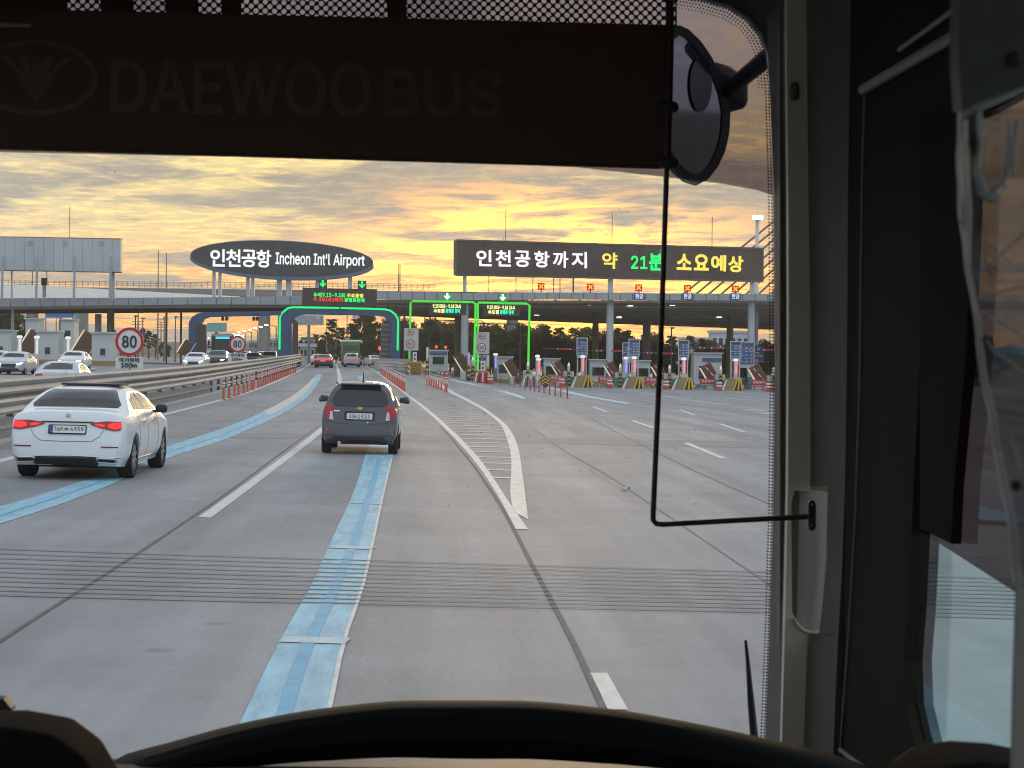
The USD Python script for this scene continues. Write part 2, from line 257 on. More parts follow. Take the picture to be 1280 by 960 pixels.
# ------------------------------------------------------------------ prims
USED = {}
def numbered(parent, name):
    k = USED.get((parent, name), 0); USED[(parent, name)] = k + 1
    return f'{parent}/{name}' + (f'_{k:03d}' if k else '')
def data(prim, label=None, cat=None, group=None, kind=None):
    for k, t in (('label', label), ('category', cat), ('group', group), ('kind', kind)):
        if t: prim.SetCustomDataByKey(k, t)
def matrix(loc=(0, 0, 0), rz=0., s=1., tilt=0.):
    T = trimesh.transformations.rotation_matrix(rz, [0, 0, 1]) @ trimesh.transformations.rotation_matrix(tilt, [0, 1, 0]) @ np.diag([s, s, s, 1]); T[:3, 3] = loc; return T
class Thing:
    def __init__(self, name, label=None, cat=None, loc=(0, 0, 0), rz=0., group=None, kind=None, s=1., src=None, tilt=0.):
        self.path = numbered('/World', name); self.T = matrix(loc, rz, s, tilt); self.name = name
        x = UsdGeom.Xform.Define(stage, self.path)
        x.AddTransformOp().Set(Gf.Matrix4d(*self.T.T.ravel()))
        if src: x.GetPrim().GetReferences().AddInternalReference(src.path); x.GetPrim().SetInstanceable(True)
        data(x.GetPrim(), label, cat, group, kind); self.prim = x.GetPrim()
    def add(self, name, mesh, material, smooth=False, label=None, parent=None, world=False, kind=None):
        if world: mesh = mesh.copy(); mesh.apply_transform(np.linalg.inv(self.T))
        path = numbered(parent or self.path, name)
        p = usdkit.mesh(stage, path, mesh, material, smooth); data(p.GetPrim(), label, kind=kind); return path
    def copy(self, label, loc, rz=0., s=1., group=None, tilt=0., cat=None):
        return Thing(self.name, label, cat or self.prim.GetCustomDataByKey('category'), loc, rz, group, src=self, s=s, tilt=tilt)
def setting(name, mesh, material, kind='structure', smooth=False):
    p = usdkit.mesh(stage, numbered('/World', name), mesh, material, smooth); data(p.GetPrim(), kind=kind); return p.GetPrim().GetPath().pathString
def part(parent, name, mesh, material, kind=None):
    p = usdkit.mesh(stage, numbered(parent, name), mesh, material); data(p.GetPrim(), kind=kind)

# ------------------------------------------------------------------ the ground, the road and its markings
M_ROAD = MATS['road_concrete'] = usdkit.material(stage, '/World/Looks/road_concrete', {"g": ("geometry", {}),
    "m1": ("mapping", {"scale": (1, .05, 1)}), "n1": ("noise_texture", {"scale": .9, "detail": 5, "roughness": .6}), "r1": ("rgb_ramp", {"ramp": [(.3, (.222, .228, .242)), (.72, (.375, .381, .395))]}),
    "n2": ("noise_texture", {"scale": .35, "detail": 8, "roughness": .7}), "r2": ("rgb_ramp", {"ramp": [(.3, (.80, .80, .80)), (.7, (1.12, 1.12, 1.12))]}), "x1": ("mix_color", {"blend_type": "multiply", "fac": 1.0}),
    "n3": ("noise_texture", {"scale": 55, "detail": 3, "roughness": .8}), "r3": ("rgb_ramp", {"ramp": [(.3, (.86, .86, .86)), (.7, (1.1, 1.1, 1.1))]}), "x2": ("mix_color", {"blend_type": "multiply", "fac": 1.0}),
    "v": ("voronoi_texture", {"scale": .55, "randomness": 1.}), "r4": ("rgb_ramp", {"ramp": [(0, (.45, .44, .42)), (.035, (.62, .61, .6)), (.075, (1, 1, 1)), (1, (1, 1, 1))]}), "x3": ("mix_color", {"blend_type": "multiply", "fac": .6}),
    "m5": ("mapping", {"scale": (1, .22, 1), "rotation": (0, 0, .5)}), "n5": ("noise_texture", {"scale": 14, "detail": 4, "roughness": .7}), "bp": ("bump", {"strength": .45, "distance": .02}),
    "p": ("principled_bsdf", {"roughness": .66, "specular_ior_level": .35})},
    [("g.position", "m1.vector"), ("m1.vector", "n1.vector"), ("n1.fac", "r1.fac"), ("g.position", "n2.vector"), ("n2.fac", "r2.fac"), ("r1.color", "x1.a"), ("r2.color", "x1.b"), ("g.position", "n3.vector"), ("n3.fac", "r3.fac"), ("x1.result", "x2.a"), ("r3.color", "x2.b"),
     ("g.position", "v.vector"), ("v.distance", "r4.fac"), ("x2.result", "x3.a"), ("r4.color", "x3.b"), ("x3.result", "p.base_color"), ("g.position", "m5.vector"), ("m5.vector", "n5.vector"), ("n5.fac", "bp.height"), ("bp.normal", "p.normal")], surface="p.BSDF")
M_SOIL = mat('verge_soil', (.10, .095, .06), .95, noise=(.2, .6, 1.4))
M_WHITE = mat('marking_white', (.70, .70, .68), .6, noise=(5., .72, 1.12, (1, .4, 1)))
M_BLUE = mat('marking_blue', (.28, .50, .62), .6, noise=(3.2, .70, 1.36, (2., .35, 1)), bump=(30, .3, .01))
M_BLUEWORN = mat('marking_blue_worn', (.50, .68, .76), .6, noise=(2.2, .8, 1.1))
M_BLUEDARK = mat('marking_blue_dark', (.15, .42, .60), .6, noise=(2.2, .8, 1.2))
M_SEAL = mat('joint_seal', (.115, .112, .108), .75, noise=(3., .6, 1.5))
M_PATCH = mat('road_patch', (.255, .25, .245), .7, noise=(1.2, .85, 1.1))
xs = np.unique(np.r_[-1350, -900, -500, -300, -160, np.arange(-99, 100, 3.), 160, 300, 500, 900, 1350])
ys = np.unique(np.r_[-200, -80, np.arange(-20, 320, 4.), np.arange(320, 640, 20.), 800, 1100, 1400])
def sheet(xs, ys, lift):
    X, Y = np.meshgrid(xs, ys, indexing='ij'); return grid(np.stack([X, Y, G(X, Y) + lift], -1))
ground = setting('ground', sheet(xs, ys, -.15), M_SOIL)
road = setting('road', sheet(xs[(xs >= -66) & (xs <= 72)], ys[(ys >= -20) & (ys <= 420)], 0), M_ROAD)

def resample(p, n):
    p = V(p); s = np.r_[0, np.cumsum(np.linalg.norm(np.diff(p, axis=0), axis=1))]; t = np.linspace(0, s[-1], n)
    return np.stack([np.interp(t, s, p[:, k]) for k in range(3)], 1)
def smooth(p, n=6):
    p = V(p)
    if len(p) < 3: return p
    s = np.r_[0, np.cumsum(np.linalg.norm(np.diff(p[:, :2], axis=0), axis=1))]; f = PchipInterpolator(s, p); return f(np.linspace(0, s[-1], n * len(p)))
def draped(L, R, lift=.006):
    n = int(max(np.linalg.norm(np.diff(L, axis=0), axis=1).sum() / 1.5, 1)) + 2
    L, R = resample(L, n), resample(R, n); c = int(np.linalg.norm(L - R, axis=1).max() / 1.5) + 2
    A = L[:, None] + (R - L)[:, None] * np.linspace(0, 1, c)[None, :, None]; A[..., 2] = G(A[..., 0], A[..., 1]) + lift
    m = grid(A); 
    if m.face_normals[:, 2].mean() < 0: m.invert()
    return m
def pline(pix): return smooth([P(*q) for q in pix])
def offset(p, d):
    p = V(p); t = np.gradient(p[:, :2], axis=0); t /= np.linalg.norm(t, axis=1, keepdims=True) + 1e-12
    q = p.copy(); q[:, 0] += t[:, 1] * d; q[:, 1] -= t[:, 0] * d; return q
def line(pix, w, lift=.006): p = pline(pix); return draped(offset(p, -w / 2), offset(p, w / 2), lift)
def ribbon(L, R, lift=.006): return draped(pline(L), pline(R), lift)
def paint(name, m, material): part(road, name, m, material)

paint('resurfaced_band', ribbon([(-150, 536), (495, 544), (750, 548.5), (1250, 557)], [(-150, 542), (495, 551), (750, 556), (1250, 566)], .004), M_PATCH)
paint('resurfaced_band', ribbon([(300, 487), (380, 488), (425, 489)], [(300, 489), (380, 490.5), (425, 491.5)], .004), M_PATCH)
# joints between the concrete lanes
paint('lane_joint', line([(-160, 909), (0, 802), (174, 691), (250, 640), (355, 564), (399, 532)], .036), M_SEAL)
paint('lane_joint', line([(800, 975), (751, 881), (728, 826), (705, 781), (665, 706), (640, 657), (600, 593), (575, 561), (550, 533)], .045), M_SEAL)
M_FAINT = mat('joint_faint', (.235, .234, .235), .75, noise=(2., .7, 1.3))
paint('lane_joint', line([(660, 528), (700, 560), (778, 606), (850, 655), (940, 716), (1000, 757)], .025), M_FAINT)
paint('lane_joint', line([(735, 520), (830, 570), (900, 603), (985, 640)], .035), M_FAINT)
for k in range(5):
    y0 = (632, 588, 566, 520, 507)[k]
    paint('slab_joint', line([(60, y0 - 9), (300, y0 - 4), (640, y0 + 3), (1000, y0 + 11)], .02, .005), M_FAINT)
# rumble grooves cut right across
for k in range(11):
    y0, y1 = 687 + 5.8 * k, 716 + 5. * k
    paint('rumble_groove', line([(-330, y0 - 11), (0, y0), (480, (y0 + y1) / 2 + 1), (960, y1), (1500, y1 + 15)], .055, .012), mat('groove_dark', (.19, .188, .187), .8, noise=(2.4, .55, 1.75)))
# blue guide lines
bl, br = [(275, 960), (300, 905), (352, 797), (385, 740), (410, 685), (440, 620), (456, 571), (466, 540)], [(385, 985), (413, 888), (433, 797), (453, 740), (466, 685), (480, 620), (491, 573), (497, 540)]
paint('blue_guide_line', ribbon(bl, br), M_BLUE)
paint('blue_guide_line_worn_edge', line([(402, 930), (411.5, 888), (431.5, 797), (451.5, 740), (464.5, 685), (478.5, 620), (489.5, 573)], .03, .010), M_WHITE)
paint('blue_guide_line_wear', line([(352, 905), (385, 806), (410, 755), (438, 690), (458, 630), (474, 573)], .09, .010), M_BLUEDARK)
for q, w in ((((352, 800.5), (435, 803)), .30), (((413, 684.3), (467, 686.3)), .30), (((438, 629.5), (478, 631)), .10)):
    paint('blue_guide_line_break', line(q, w, .012), mat('break_white', (.52, .63, .68), .6, noise=(6, .75, 1.1)))
u = [(-160, 683), (0, 633), (64, 615), (125, 594), (205, 560), (280, 535), (330, 514), (362, 497), (384, 480), (396, 467.5)]
d = [(-160, 713), (0, 654.7), (64, 635), (125, 612), (207, 574), (280, 550), (340, 524), (377, 502), (394, 484), (402.6, 467.5)]
paint('blue_guide_line', ribbon(u, d), M_BLUE)
paint('blue_guide_line_wear', line([(-100, 678), (0, 645), (75, 621), (125, 603), (205, 567.5), (280, 543), (330, 520)], .06, .010), M_BLUEDARK)
paint('blue_guide_line_worn_half', ribbon([(330, 514), (362, 497), (384, 480), (392, 472)], [(336, 520), (370, 500.5), (388, 483), (395, 473)], .010), mat('worn_cream', (.62, .60, .52), .6))
paint('blue_guide_line', ribbon([(445.5, 469.5), (453, 483), (462, 500)], [(453.5, 469.5), (462, 483), (474, 500)]), M_BLUE)
paint('blue_guide_line', ribbon([(560, 474.6), (600, 483.5), (640, 494), (654, 498.6)], [(567, 474.6), (610, 483.5), (646, 493), (657, 498)]), M_BLUEWORN)
paint('blue_guide_line', ribbon([(640, 476.5), (690, 486.5), (740, 497.5), (783, 505)], [(650, 476.5), (700, 486.5), (748, 497), (786, 504)]), M_BLUEWORN)
# white lines
paint('lane_dash', draped(pline([(247.5, 647), (330, 588), (402, 533.5)]), pline([(264, 647.5), (343, 588), (407, 537)])), M_WHITE)
paint('lane_dash', draped(pline([(735, 842), (757, 888)]), pline([(759, 842), (785, 888)])), M_WHITE)
for q in (((740.5, 508.5), (759.7, 514.8)), ((790.3, 525.8), (817, 535)), ((857.5, 553.8), (904.5, 573.4)), ((849.8, 512.2), (867.8, 518.8)), ((899, 529.7), (930.8, 540.2)), ((1010, 560), (1080, 585)),
          ((917.7, 509.3), (936.3, 510)), ((931.9, 511.8), (958, 513.9)), ((948.3, 515.9), (972, 517.7))):
    paint('lane_dash', line(q, .16 if q[0][0] < 910 else .5), M_WHITE)
for q, w in ((((605, 491.8), (630, 492.8), (652, 494)), .25), (((763, 484.8), (800, 490), (853, 498.5), (900, 505.6)), .2), (((840, 495), (900, 499), (960, 503.5)), .15), (((790, 500), (840, 503.5), (900, 508)), .12),
             (((575, 486), (590, 486.6)), .3), (((622, 487.6), (640, 488.6)), .3), (((690, 486), (712, 487)), .3), (((905, 497.5), (945, 500.5)), .3), (((700, 478), (740, 483)), .14), (((825, 487), (860, 491)), .14), (((890, 486), (925, 491)), .14)):
    paint('plaza_line', line(q, w), M_WHITE)
# edge line on the left, dividing line ahead
paint('edge_line', line([(-170, 621), (0, 577), (100, 547.5), (205, 518.5), (290, 496.5), (340, 479), (370, 465.5), (384, 457.5), (388, 452)], .22), M_WHITE)
paint('dividing_line', line([(427.5, 508), (425.8, 484), (423.7, 467.5), (420.5, 456), (418, 450)], .28), M_WHITE)
# the hatched nose between the highway and the toll lanes
lo_ = [(440, 452), (455, 457.5), (466, 463), (480, 473), (504, 491), (534.7, 515.5), (556.6, 536), (578.5, 559), (602.5, 588.8), (622.2, 619.4), (637.5, 647.8), (645, 662)]
li_ = [(442, 452), (457, 457.5), (468, 463), (482.5, 473), (507, 491), (538, 514), (560.5, 534), (583.5, 556), (611, 589), (637.5, 630), (650.6, 648), (660, 662)]
ro_ = [(547, 476), (565, 489), (585, 499), (611, 514), (631, 529.7), (643, 547), (649.5, 569), (652.8, 591), (656, 615), (660, 650)]
ri_ = [(543.5, 477), (561, 490), (583, 501.5), (609, 516.6), (624.4, 529.7), (633, 547), (638.6, 569), (639, 591), (638.4, 624), (642, 640)]
paint('nose_border', ribbon(lo_, li_), M_WHITE)
paint('nose_border', ribbon(ro_, ri_, .008), M_WHITE)
NL, NR = pline(li_), pline(ri_)
def xat(p, y): o = np.argsort(p[:, 1]); return np.interp(y, p[o, 1], p[o, 0])
y = P(630, 598)[1]
while y < 150:
    a, b = xat(NL, y) - .05, xat(NR, y) + .1
    if b - a > .25: paint('nose_bar', draped(V([[a, y, 0], [a, y + .28, 0]]), V([[b, y - .05, 0], [b, y + .23, 0]]), .007), M_WHITE if y < 75 else mat('marking_old', (.52, .51, .48), .6))
    y += 2.3
# a crushed can lying on the plaza
can = Thing('litter', 'small crushed bottle lying on the bare concrete right of the hatched nose', 'litter', P(778, 613), s=.5)
can.add('bottle', tube([(0, 0, .04), (.08, .05, .05), (.17, .1, .06)], [.04, .045, .03]), mat('can_pale', (.6, .58, .5), .3))
can.add('cap', tube([(.17, .1, .06), (.24, .15, .07)], [.025, .022]), mat('dark_cap', (.03, .03, .03), .5))

# ------------------------------------------------------------------ the median barrier
M_RAIL = mat('barrier_steel', (.33, .33, .32), .6, .1, noise=(1.5, .8, 1.15))
M_RAIL2 = mat('barrier_concrete', (.33, .32, .29), .8, noise=(2., .75, 1.2))
M_DARKST = mat('dark_steel', (.09, .09, .085), .5, .3)
base = pline([(-330, 645), (-150, 593), (0, 551), (100, 528), (230, 499.5), (300, 481.5), (340, 470.5), (366, 462), (376, 455)])
base = resample(base, 90)
def rail(off, prof, pts):
    p = offset(pts, off); t = np.gradient(p[:, :2], axis=0); t /= np.linalg.norm(t, axis=1, keepdims=True)
    A = np.stack([np.stack([p[:, 0] + t[:, 1] * u, p[:, 1] - t[:, 0] * u, G(p[:, 0], p[:, 1]) + z], -1) for u, z in prof + prof[:1]], 1); m = grid(A)
    return m if m.volume > 0 else (m.invert(), m)[1]
wave = [(0, 0), (.05, .02), (.07, .08), (.05, .15), (.02, .19), (.05, .23), (.07, .30), (.05, .36), (0, .38), (-.05, .36), (-.05, .02)]
rlab = 'long steel median barrier with wavy rails and ribbed foot between the carriageways'
bar = Thing('median_barrier', rlab, 'barrier', tuple(base[20]))
for nm, o, z, s, mt_ in (('top_rail', 0, .98, 1.0, M_RAIL), ('middle_rail', .05, .56, .95, M_RAIL)):
    nseg = 9
    for k in range(nseg):
        sl = base[k * 10:min(k * 10 + 11, 90)]
        bar.add(nm, rail(o, [(u_ * 1.6, z + q * s) for u_, q in wave], sl + [0, .0, .0]), mt_, world=True, smooth=40)
bar.add('back_plate', rail(-.06, [(0, .90), (.03, .90), (.03, 1.02), (0, 1.02)], base), M_DARKST, world=True)
bar.add('lower_rail', rail(.03, [(0, .26), (.06, .26), (.06, .34), (0, .34)], base), M_RAIL, world=True)
lowend = base[base[:, 1] < 92]
bar.add('foot_wall', rail(-.06, [(0, -.1), (.06, -.1), (.06, .44), (0, .47), (-.25, .47), (-.25, -.1)], lowend), M_RAIL2, world=True)
bar.add('kerb', rail(.12, [(0, 0), (.12, 0), (.12, .07), (0, .07)], base), mat('kerb_pale', (.5, .5, .47), .7), world=True)
post_s = np.r_[0, np.cumsum(np.linalg.norm(np.diff(base, axis=0), axis=1))]
for s in np.arange(2, post_s[-1], 4.):
    p = V([np.interp(s, post_s, base[:, k]) for k in range(3)]); t = V([np.interp(s + .5, post_s, base[:, k]) for k in range(3)]) - p
    bar.add('post', bx((p[0] - .12, p[1], G(p[0], p[1]) + .62), (.14, .14, 1.24), math.atan2(-t[0], t[1])), M_DARKST, world=True)
ribs = [p for p in resample(lowend, int(post_s[-1] / .55))][:260]
for p in ribs: bar.add('rib', bx((p[0] + .02, p[1], G(p[0], p[1]) + .22), (.07, .12, .40)), M_RAIL2, world=True)

# ------------------------------------------------------------------ delineator posts
M_OR = mat('delineator_orange', (.62, .10, .035), .45)
M_BAND = mat('reflective_white', (.75, .75, .72), .35)
M_RED = mat('post_red', (.42, .05, .03), .5)
def delineator(label, group, p, bands=True, h=.85):
    t = Thing('delineator_post', label, 'delineator', p, group=group)
    t.add('post', cat([cyl((0, 0, 0), h, .045, .042, 10), cyl((0, 0, 0), .05, .11, .10, 10)]), M_OR if bands else M_RED, smooth=40)
    for z in ((.52, .64) if bands else ()): t.add('reflective_band', cyl((0, 0, z * h / .85), .075, .051, .051, 10), M_BAND, smooth=40)
    if bands: t.add('cap', cyl((0, 0, h - .03), .05, .051, .04, 10), M_BAND, smooth=40)
    return t
LABL = 'orange and white delineator post in the close row beside the median barrier'
LABR = 'orange delineator post in the row along the right edge of the highway lanes'
LABG = 'orange and white delineator post in the short row behind the hatched nose'
LABT = 'thin dark red delineator post in the spaced row across the toll plaza'
A, B = [372, 475, 560, 650, 700, 770, 850, 950, 1060], [600, 570, 540, 505, 487, 457, 420, 378, 345]
dp = delineator(LABL, 'delineators beside the median barrier', P(230 + 372 / 7.53, 420 + 600 / 7.53))
for x in (425, 475, 513, 560, 597, 635, 655, 700, 725, 748, 770, 795, 815, 835, 853, 872, 890, 908, 925, 942, 960, 975, 990, 1005, 1030, 1050): dp.copy(LABL, P(230 + x / 7.53, 420 + np.interp(x, A, B) / 7.53), group='delineators beside the median barrier')
for x in range(525, 280, -17): dp.copy(LABR, P(440 + x / 8, 380 + (700 + (x - 290) * .723) / 8), group='delineators right of the highway lanes', tilt=.03 * math.sin(x))
for x, y in ((750, 810), (775, 815), (795, 825), (820, 835), (842, 843), (865, 852), (893, 861), (933, 880), (948, 884)): dp.copy(LABG, P(440 + x / 8, 380 + y / 8), group='delineators behind the hatched nose')
dt = None
for x, y in ((528, 735), (617, 745), (660, 758), (720, 765), (772, 775), (823, 785), (865, 795), (910, 803), (960, 813), (1015, 828), (1072, 840), (1128, 850), (1193, 865)):
    p = P(560 + x / 8, 390 + y / 8)
    if dt is None: dt = delineator(LABT, 'delineators across the toll plaza', p, False, .95)
    else: dt.copy(LABT, p, group='delineators across the toll plaza')

# ------------------------------------------------------------------ signs and boards
M_PALE = mat('pale_steel', (.50, .53, .55), .5, noise=(.6, .85, 1.1))
M_FASC = mat('fascia_panel_grey', (.33, .36, .38), .45, noise=(.25, .88, 1.12))
M_BOARD = mat('board_black', (.035, .032, .032), .55, noise=(.8, .7, 1.4))
M_BROWN = mat('board_brown', (.06, .05, .04), .6)
M_BLUEST = mat('arch_blue', (.05, .09, .19), .45, noise=(.6, .8, 1.2))
M_CONC = mat('column_concrete', (.33, .32, .29), .8, noise=(.7, .8, 1.15))
M_OLIVE = mat('column_olive', (.27, .25, .13), .7, noise=(.7, .8, 1.15))
M_POLE = mat('pole_grey', (.20, .20, .20), .5, .4)
M_SIGNW = mat('sign_white', (.72, .73, .72), .5, noise=(2., .9, 1.05))
M_SIGNR = mat('sign_red', (.50, .025, .03), .45)
M_INK = mat('sign_ink', (.02, .02, .022), .5)
M_SOFF = mat('soffit', (.42, .36, .30), .7, noise=(.3, .7, 1.2, (.2, 1, 1)))
M_TEAL = mat('cabinet_teal', (.05, .22, .24), .5)
M_YEL = mat('hazard_yellow', (.66, .42, .03), .5)
M_BLACK = mat('hazard_black', (.025, .024, .022), .6)
G_WHITE, G_GREEN, G_YEL, G_RED = glow('led_white', (.88, .80, 1.), 1.15), glow('led_green', (.0, 1., .16), 1.1), glow('led_yellow', (1., .76, .10), .95), glow('led_red', (1., .02, .01), 1.2)
G_NEON, G_NEON2 = glow('neon_green', (.0, 1., .22), .85), glow('frame_green', (.08, 1., .05), .62)
G_LAMP = glow('lamp_white', (1., .98, .92), 3.0)
G_SIGN = glow('sign_letter_white', (.95, 1., 1.), .95)

def panel(a, b, c, Y0, Y1=None):
    """Origin and axes of an upright panel: pixels of its lower left, lower right and upper left corners; width and height in metres."""
    A, B = at(*a, Y0), at(*b, Y1 or Y0); C = at(*c, Y0); ux = B - A; w = np.linalg.norm(ux); ux = ux / w; uz = C - A; uz -= ux * (uz @ ux); h = np.linalg.norm(uz)
    return A, ux, uz / h, w, h
def spot(px, py, pn):
    """Panel coordinates of the point that the photograph shows at this pixel."""
    A, ux, uz, w, h = pn; n = np.cross(ux, uz); d = ray(px, py); q = EYE + d * ((A - EYE) @ n) / (d @ n) - A
    return V([q @ ux, q @ uz])
def lettering(t, name, s, pn, px0, px1, py0, py1, m, lift=.04, parent=None, fat=1.5, depth=.03):
    a, b = spot(px0, py1, pn), spot(px1, py0 + (py1 - py0) * 0, pn); g = fit(text(s, 1., depth, fat=fat), b[0] - a[0], abs(b[1] - a[1]))
    g.apply_translation([(a[0] + b[0]) / 2, (a[1] + b[1]) / 2, lift]); t.add(name, frame(g, *pn[:3]), m, world=True, parent=parent)

# the wide message board on the right
Y0, Y1 = 216, 227
pn = panel((570, 344), (953.5, 352), (570, 300), Y0, Y1); A, ux, uz, w, h = pn; nrm = np.cross(ux, uz)
led = Thing('message_board', 'wide dark message board over the toll lanes with white, green and yellow letters', 'sign', tuple(at(570, 366, Y0)))
led.add('housing', frame(bb(0, w, 0, h, -.9, 0), *pn[:3]), mat('board_brown_glossy', (.075, .056, .046), .55, noise=(.5, .7, 1.5)), world=True)
led.add('edge_trim', frame(ext(sbox(-.08, -.08, w + .08, h + .08).difference(sbox(.1, .1, w - .1, h - .1)), .06), *pn[:3]), mat('board_trim', (.12, .11, .1), .5), world=True)
for k in range(1, 12): led.add('seam', frame(bb(w * k / 12 - .02, w * k / 12 + .02, .12, h - .12, 0, .012), *pn[:3]), M_INK, world=True)
for s, x, y, col in zip('인천공항까지약', (605, 629, 653, 677, 700.5, 724, 762), (322.5, 323, 323.5, 324, 324.5, 325, 326), [G_WHITE] * 6 + [G_YEL]): lettering(led, 'letter', s, pn, x - 9.7, x + 9.7, y - 10, y + 10, col, fat=.3)
lettering(led, 'letter', '21', pn, 788.5, 809, 320, 336, G_GREEN)
lettering(led, 'letter', '분', pn, 811, 828, 317, 338, G_GREEN)
for s, x, y in zip('소요예상', (855, 876.5, 898, 919.5), (327.5, 328, 329, 330)): lettering(led, 'letter', s, pn, x - 9.5, x + 9.5, y - 10, y + 10, G_YEL)
for px, y0, y1, wd in ((581, 343, 369, 4.5), (763, 347, 369, 6), (940, 350, 370, 5)):
    Y = Y0 + (px - 570) / 383 * (Y1 - Y0) + .5; a, b = at(px, y0, Y), at(px, y1, Y); led.add('leg', bx((a + b) / 2, (wd / sc(Y), .5, abs(a[2] - b[2]))), M_PALE, world=True)
for px, y0, y1 in ((632, 262, 303), (765, 266, 306), (890, 271, 309)): led.add('lightning_rod', tube([at(px, y1, 222), at(px + .3, y0, 222)], .045, 6), M_POLE, world=True)
for px in (666, 700, 717, 645, 611, 692, 716): led.add('strut', tube([at(px, 343, 222), at(px, 367, 222)], .05, 6), M_POLE, world=True)

# the oval name sign
Yo = 214; pn = panel((238, 344), (467, 349), (238, 300), Yo); A, ux, uz, w, h = pn
c0 = spot(352.5, 323.3, pn); ov = Thing('oval_sign', 'dark oval airport name sign with white letters on paired pale legs', 'sign', tuple(at(353, 372, Yo)))
el = affinity.rotate(affinity.scale(Point(*c0).buffer(1, quad_segs=24), w / 2, 22.5 / sc(Yo)), -1.2, origin=tuple(c0))
lowr = affinity.translate(affinity.scale(el, 1.004, 1.0), 0, -.32)
ov.add('rim', frame(ext(lowr.union(el), 1.5), A - 1.5 * np.cross(ux, uz), ux, uz), mat('oval_rim_blue', (.13, .17, .25), .4), world=True, smooth=30)
ov.add('face', frame(ext(affinity.scale(el, .985, .955), .06), *pn[:3]), mat('oval_face', (.06, .062, .07), .35, noise=(.5, .8, 1.3)), world=True)
for s, x in zip('인천공항', (272.5, 292, 311.5, 330)): lettering(ov, 'letter', s, pn, x - 9.6, x + 9.4, 311.5 + (x - 272) * .02, 333 + (x - 272) * .02, G_SIGN, .09, fat=.2)
lettering(ov, 'lettering', "Incheon", pn, 344.5, 388, 316.5, 330.5, G_SIGN, .09)
lettering(ov, 'lettering', "Int'l", pn, 392, 413, 317.5, 331.5, G_SIGN, .09)
lettering(ov, 'lettering', "Airport", pn, 416.5, 456, 318.5, 335, G_SIGN, .09)
for px, y0, wd in ((267.5, 336, 4), (275, 338, 4), (310, 342, 4.5), (316, 342, 4), (349, 345, 6.5), (361, 345, 7), (397, 344, 5), (437.5, 339, 5)):
    a, b = at(px, y0, Yo + .8), at(px + .3, 373, Yo + .8); ov.add('leg', bx((a + b) / 2, (wd / sc(Yo), .5, a[2] - b[2])), M_PALE, world=True)

# the back of the other board, on the left
Yl = 209; bk = Thing('board_back', 'grey panelled back of a large board above the left toll roof', 'sign', tuple(at(70, 373, Yl)))
for k in range(-4, 12):
    x0, x1 = 12.2 * k + 6, 12.2 * (k + 1) + 5.7
    if x1 > 152: x1 = 151
    sl = lambda x, y: (x, y + (x - 70) * .018)
    bk.add('back_panel', slab([sl(x0, 297.8), sl(x1, 297.8), sl(x1, 338.5), sl(x0, 338.5)], Yl, .5), mat('back_panel_pale', (.47, .50, .52), .5, noise=(.25, .9, 1.1)), world=True)
bk.add('core', slab([sl(-50, 296.5), sl(152, 296.5), sl(152, 339.5), sl(-50, 339.5)], Yl + .52, .7), mat('board_edge', (.32, .17, .09), .5), world=True)
for px in (3, 46, 93, 138): bk.add('strut', tube([at(px + .6, 318 + px * .01, Yl - 1), at(px - .8, 374, Yl + 1)], .13, 8), M_PALE, world=True)
for px, wd in ((15, 2), (141, 5.5)): a, b = at(px, 337, Yl + 1.5), at(px, 374, Yl + 1.5); bk.add('leg', bx((a + b) / 2, (wd / sc(Yl), .4, a[2] - b[2])), M_PALE, world=True)
for px in (38, 81, 127): bk.add('hatch', slab([(px - 3, 301), (px + 3, 301), (px + 3, 308), (px - 3, 308)], Yl - .02, .1), M_FASC, world=True)
bk.add('lightning_rod', tube([at(87, 297, Yl + 1), at(87.3, 258, Yl + 1)], .04, 6), M_POLE, world=True)
for px in (40.5, 58.5): bk.add('cable_post', tube([at(px, 338, Yl + 2), at(px, 357, Yl + 2)], .05, 6), M_POLE, world=True)
sb = Thing('signal_box', 'small black signal box standing on the pale roof at far left', 'signal', tuple(at(55, 357, 212)))
sb.add('box', slab([(51.5, 347.5), (59, 347.5), (59, 356.5), (51.5, 356.5)], 212, .35), M_BLACK, world=True)
sb.add('foot', slab([(53, 356.5), (57.5, 356.5), (57.5, 372), (53, 372)], 212.1, .1), M_FASC, world=True)

# ------------------------------------------------------------------ toll roofs
Yf = 213
lc = Thing('toll_roof', 'left toll roof with grey panelled edge and pale sloping top behind the oval sign', 'roof', tuple(foot(138, Yf)))
rc = Thing('toll_roof', 'right toll roof with grey panelled edge over the closed toll lanes', 'roof', tuple(foot(762, Yf)))
lt = lambda x: np.interp(x, [-60, 262, 380], [373.4, 371.8, 370]); lb = lambda x: np.interp(x, [-60, 262, 380], [383.9, 380.6, 381])
rt = lambda x: np.interp(x, [470, 580, 720, 1000], [363.5, 366, 365.7, 367.8]); rb = lambda x: np.interp(x, [470, 580, 720, 1000], [374.5, 375.2, 374.6, 376.2])
def fascia(t, x0, x1, st, top, bot):
    x = x0
    while x < x1:
        e = min(x + st - .7, x1); t.add('edge_panel', slab([(x, top(x)), (e, top(e)), (e, bot(e)), (x, bot(x))], Yf, .15), M_FASC, world=True); x += st
    t.add('edge_beam', slab([(x0, top(x0) + .6), (x1, top(x1) + .6), (x1, bot(x1) - .6), (x0, bot(x0) - .6)], Yf + .16, .3), M_INK, world=True)
fascia(lc, -60, 378, 18.4, lt, lb); fascia(rc, 470, 1010, 15.3, rt, rb)
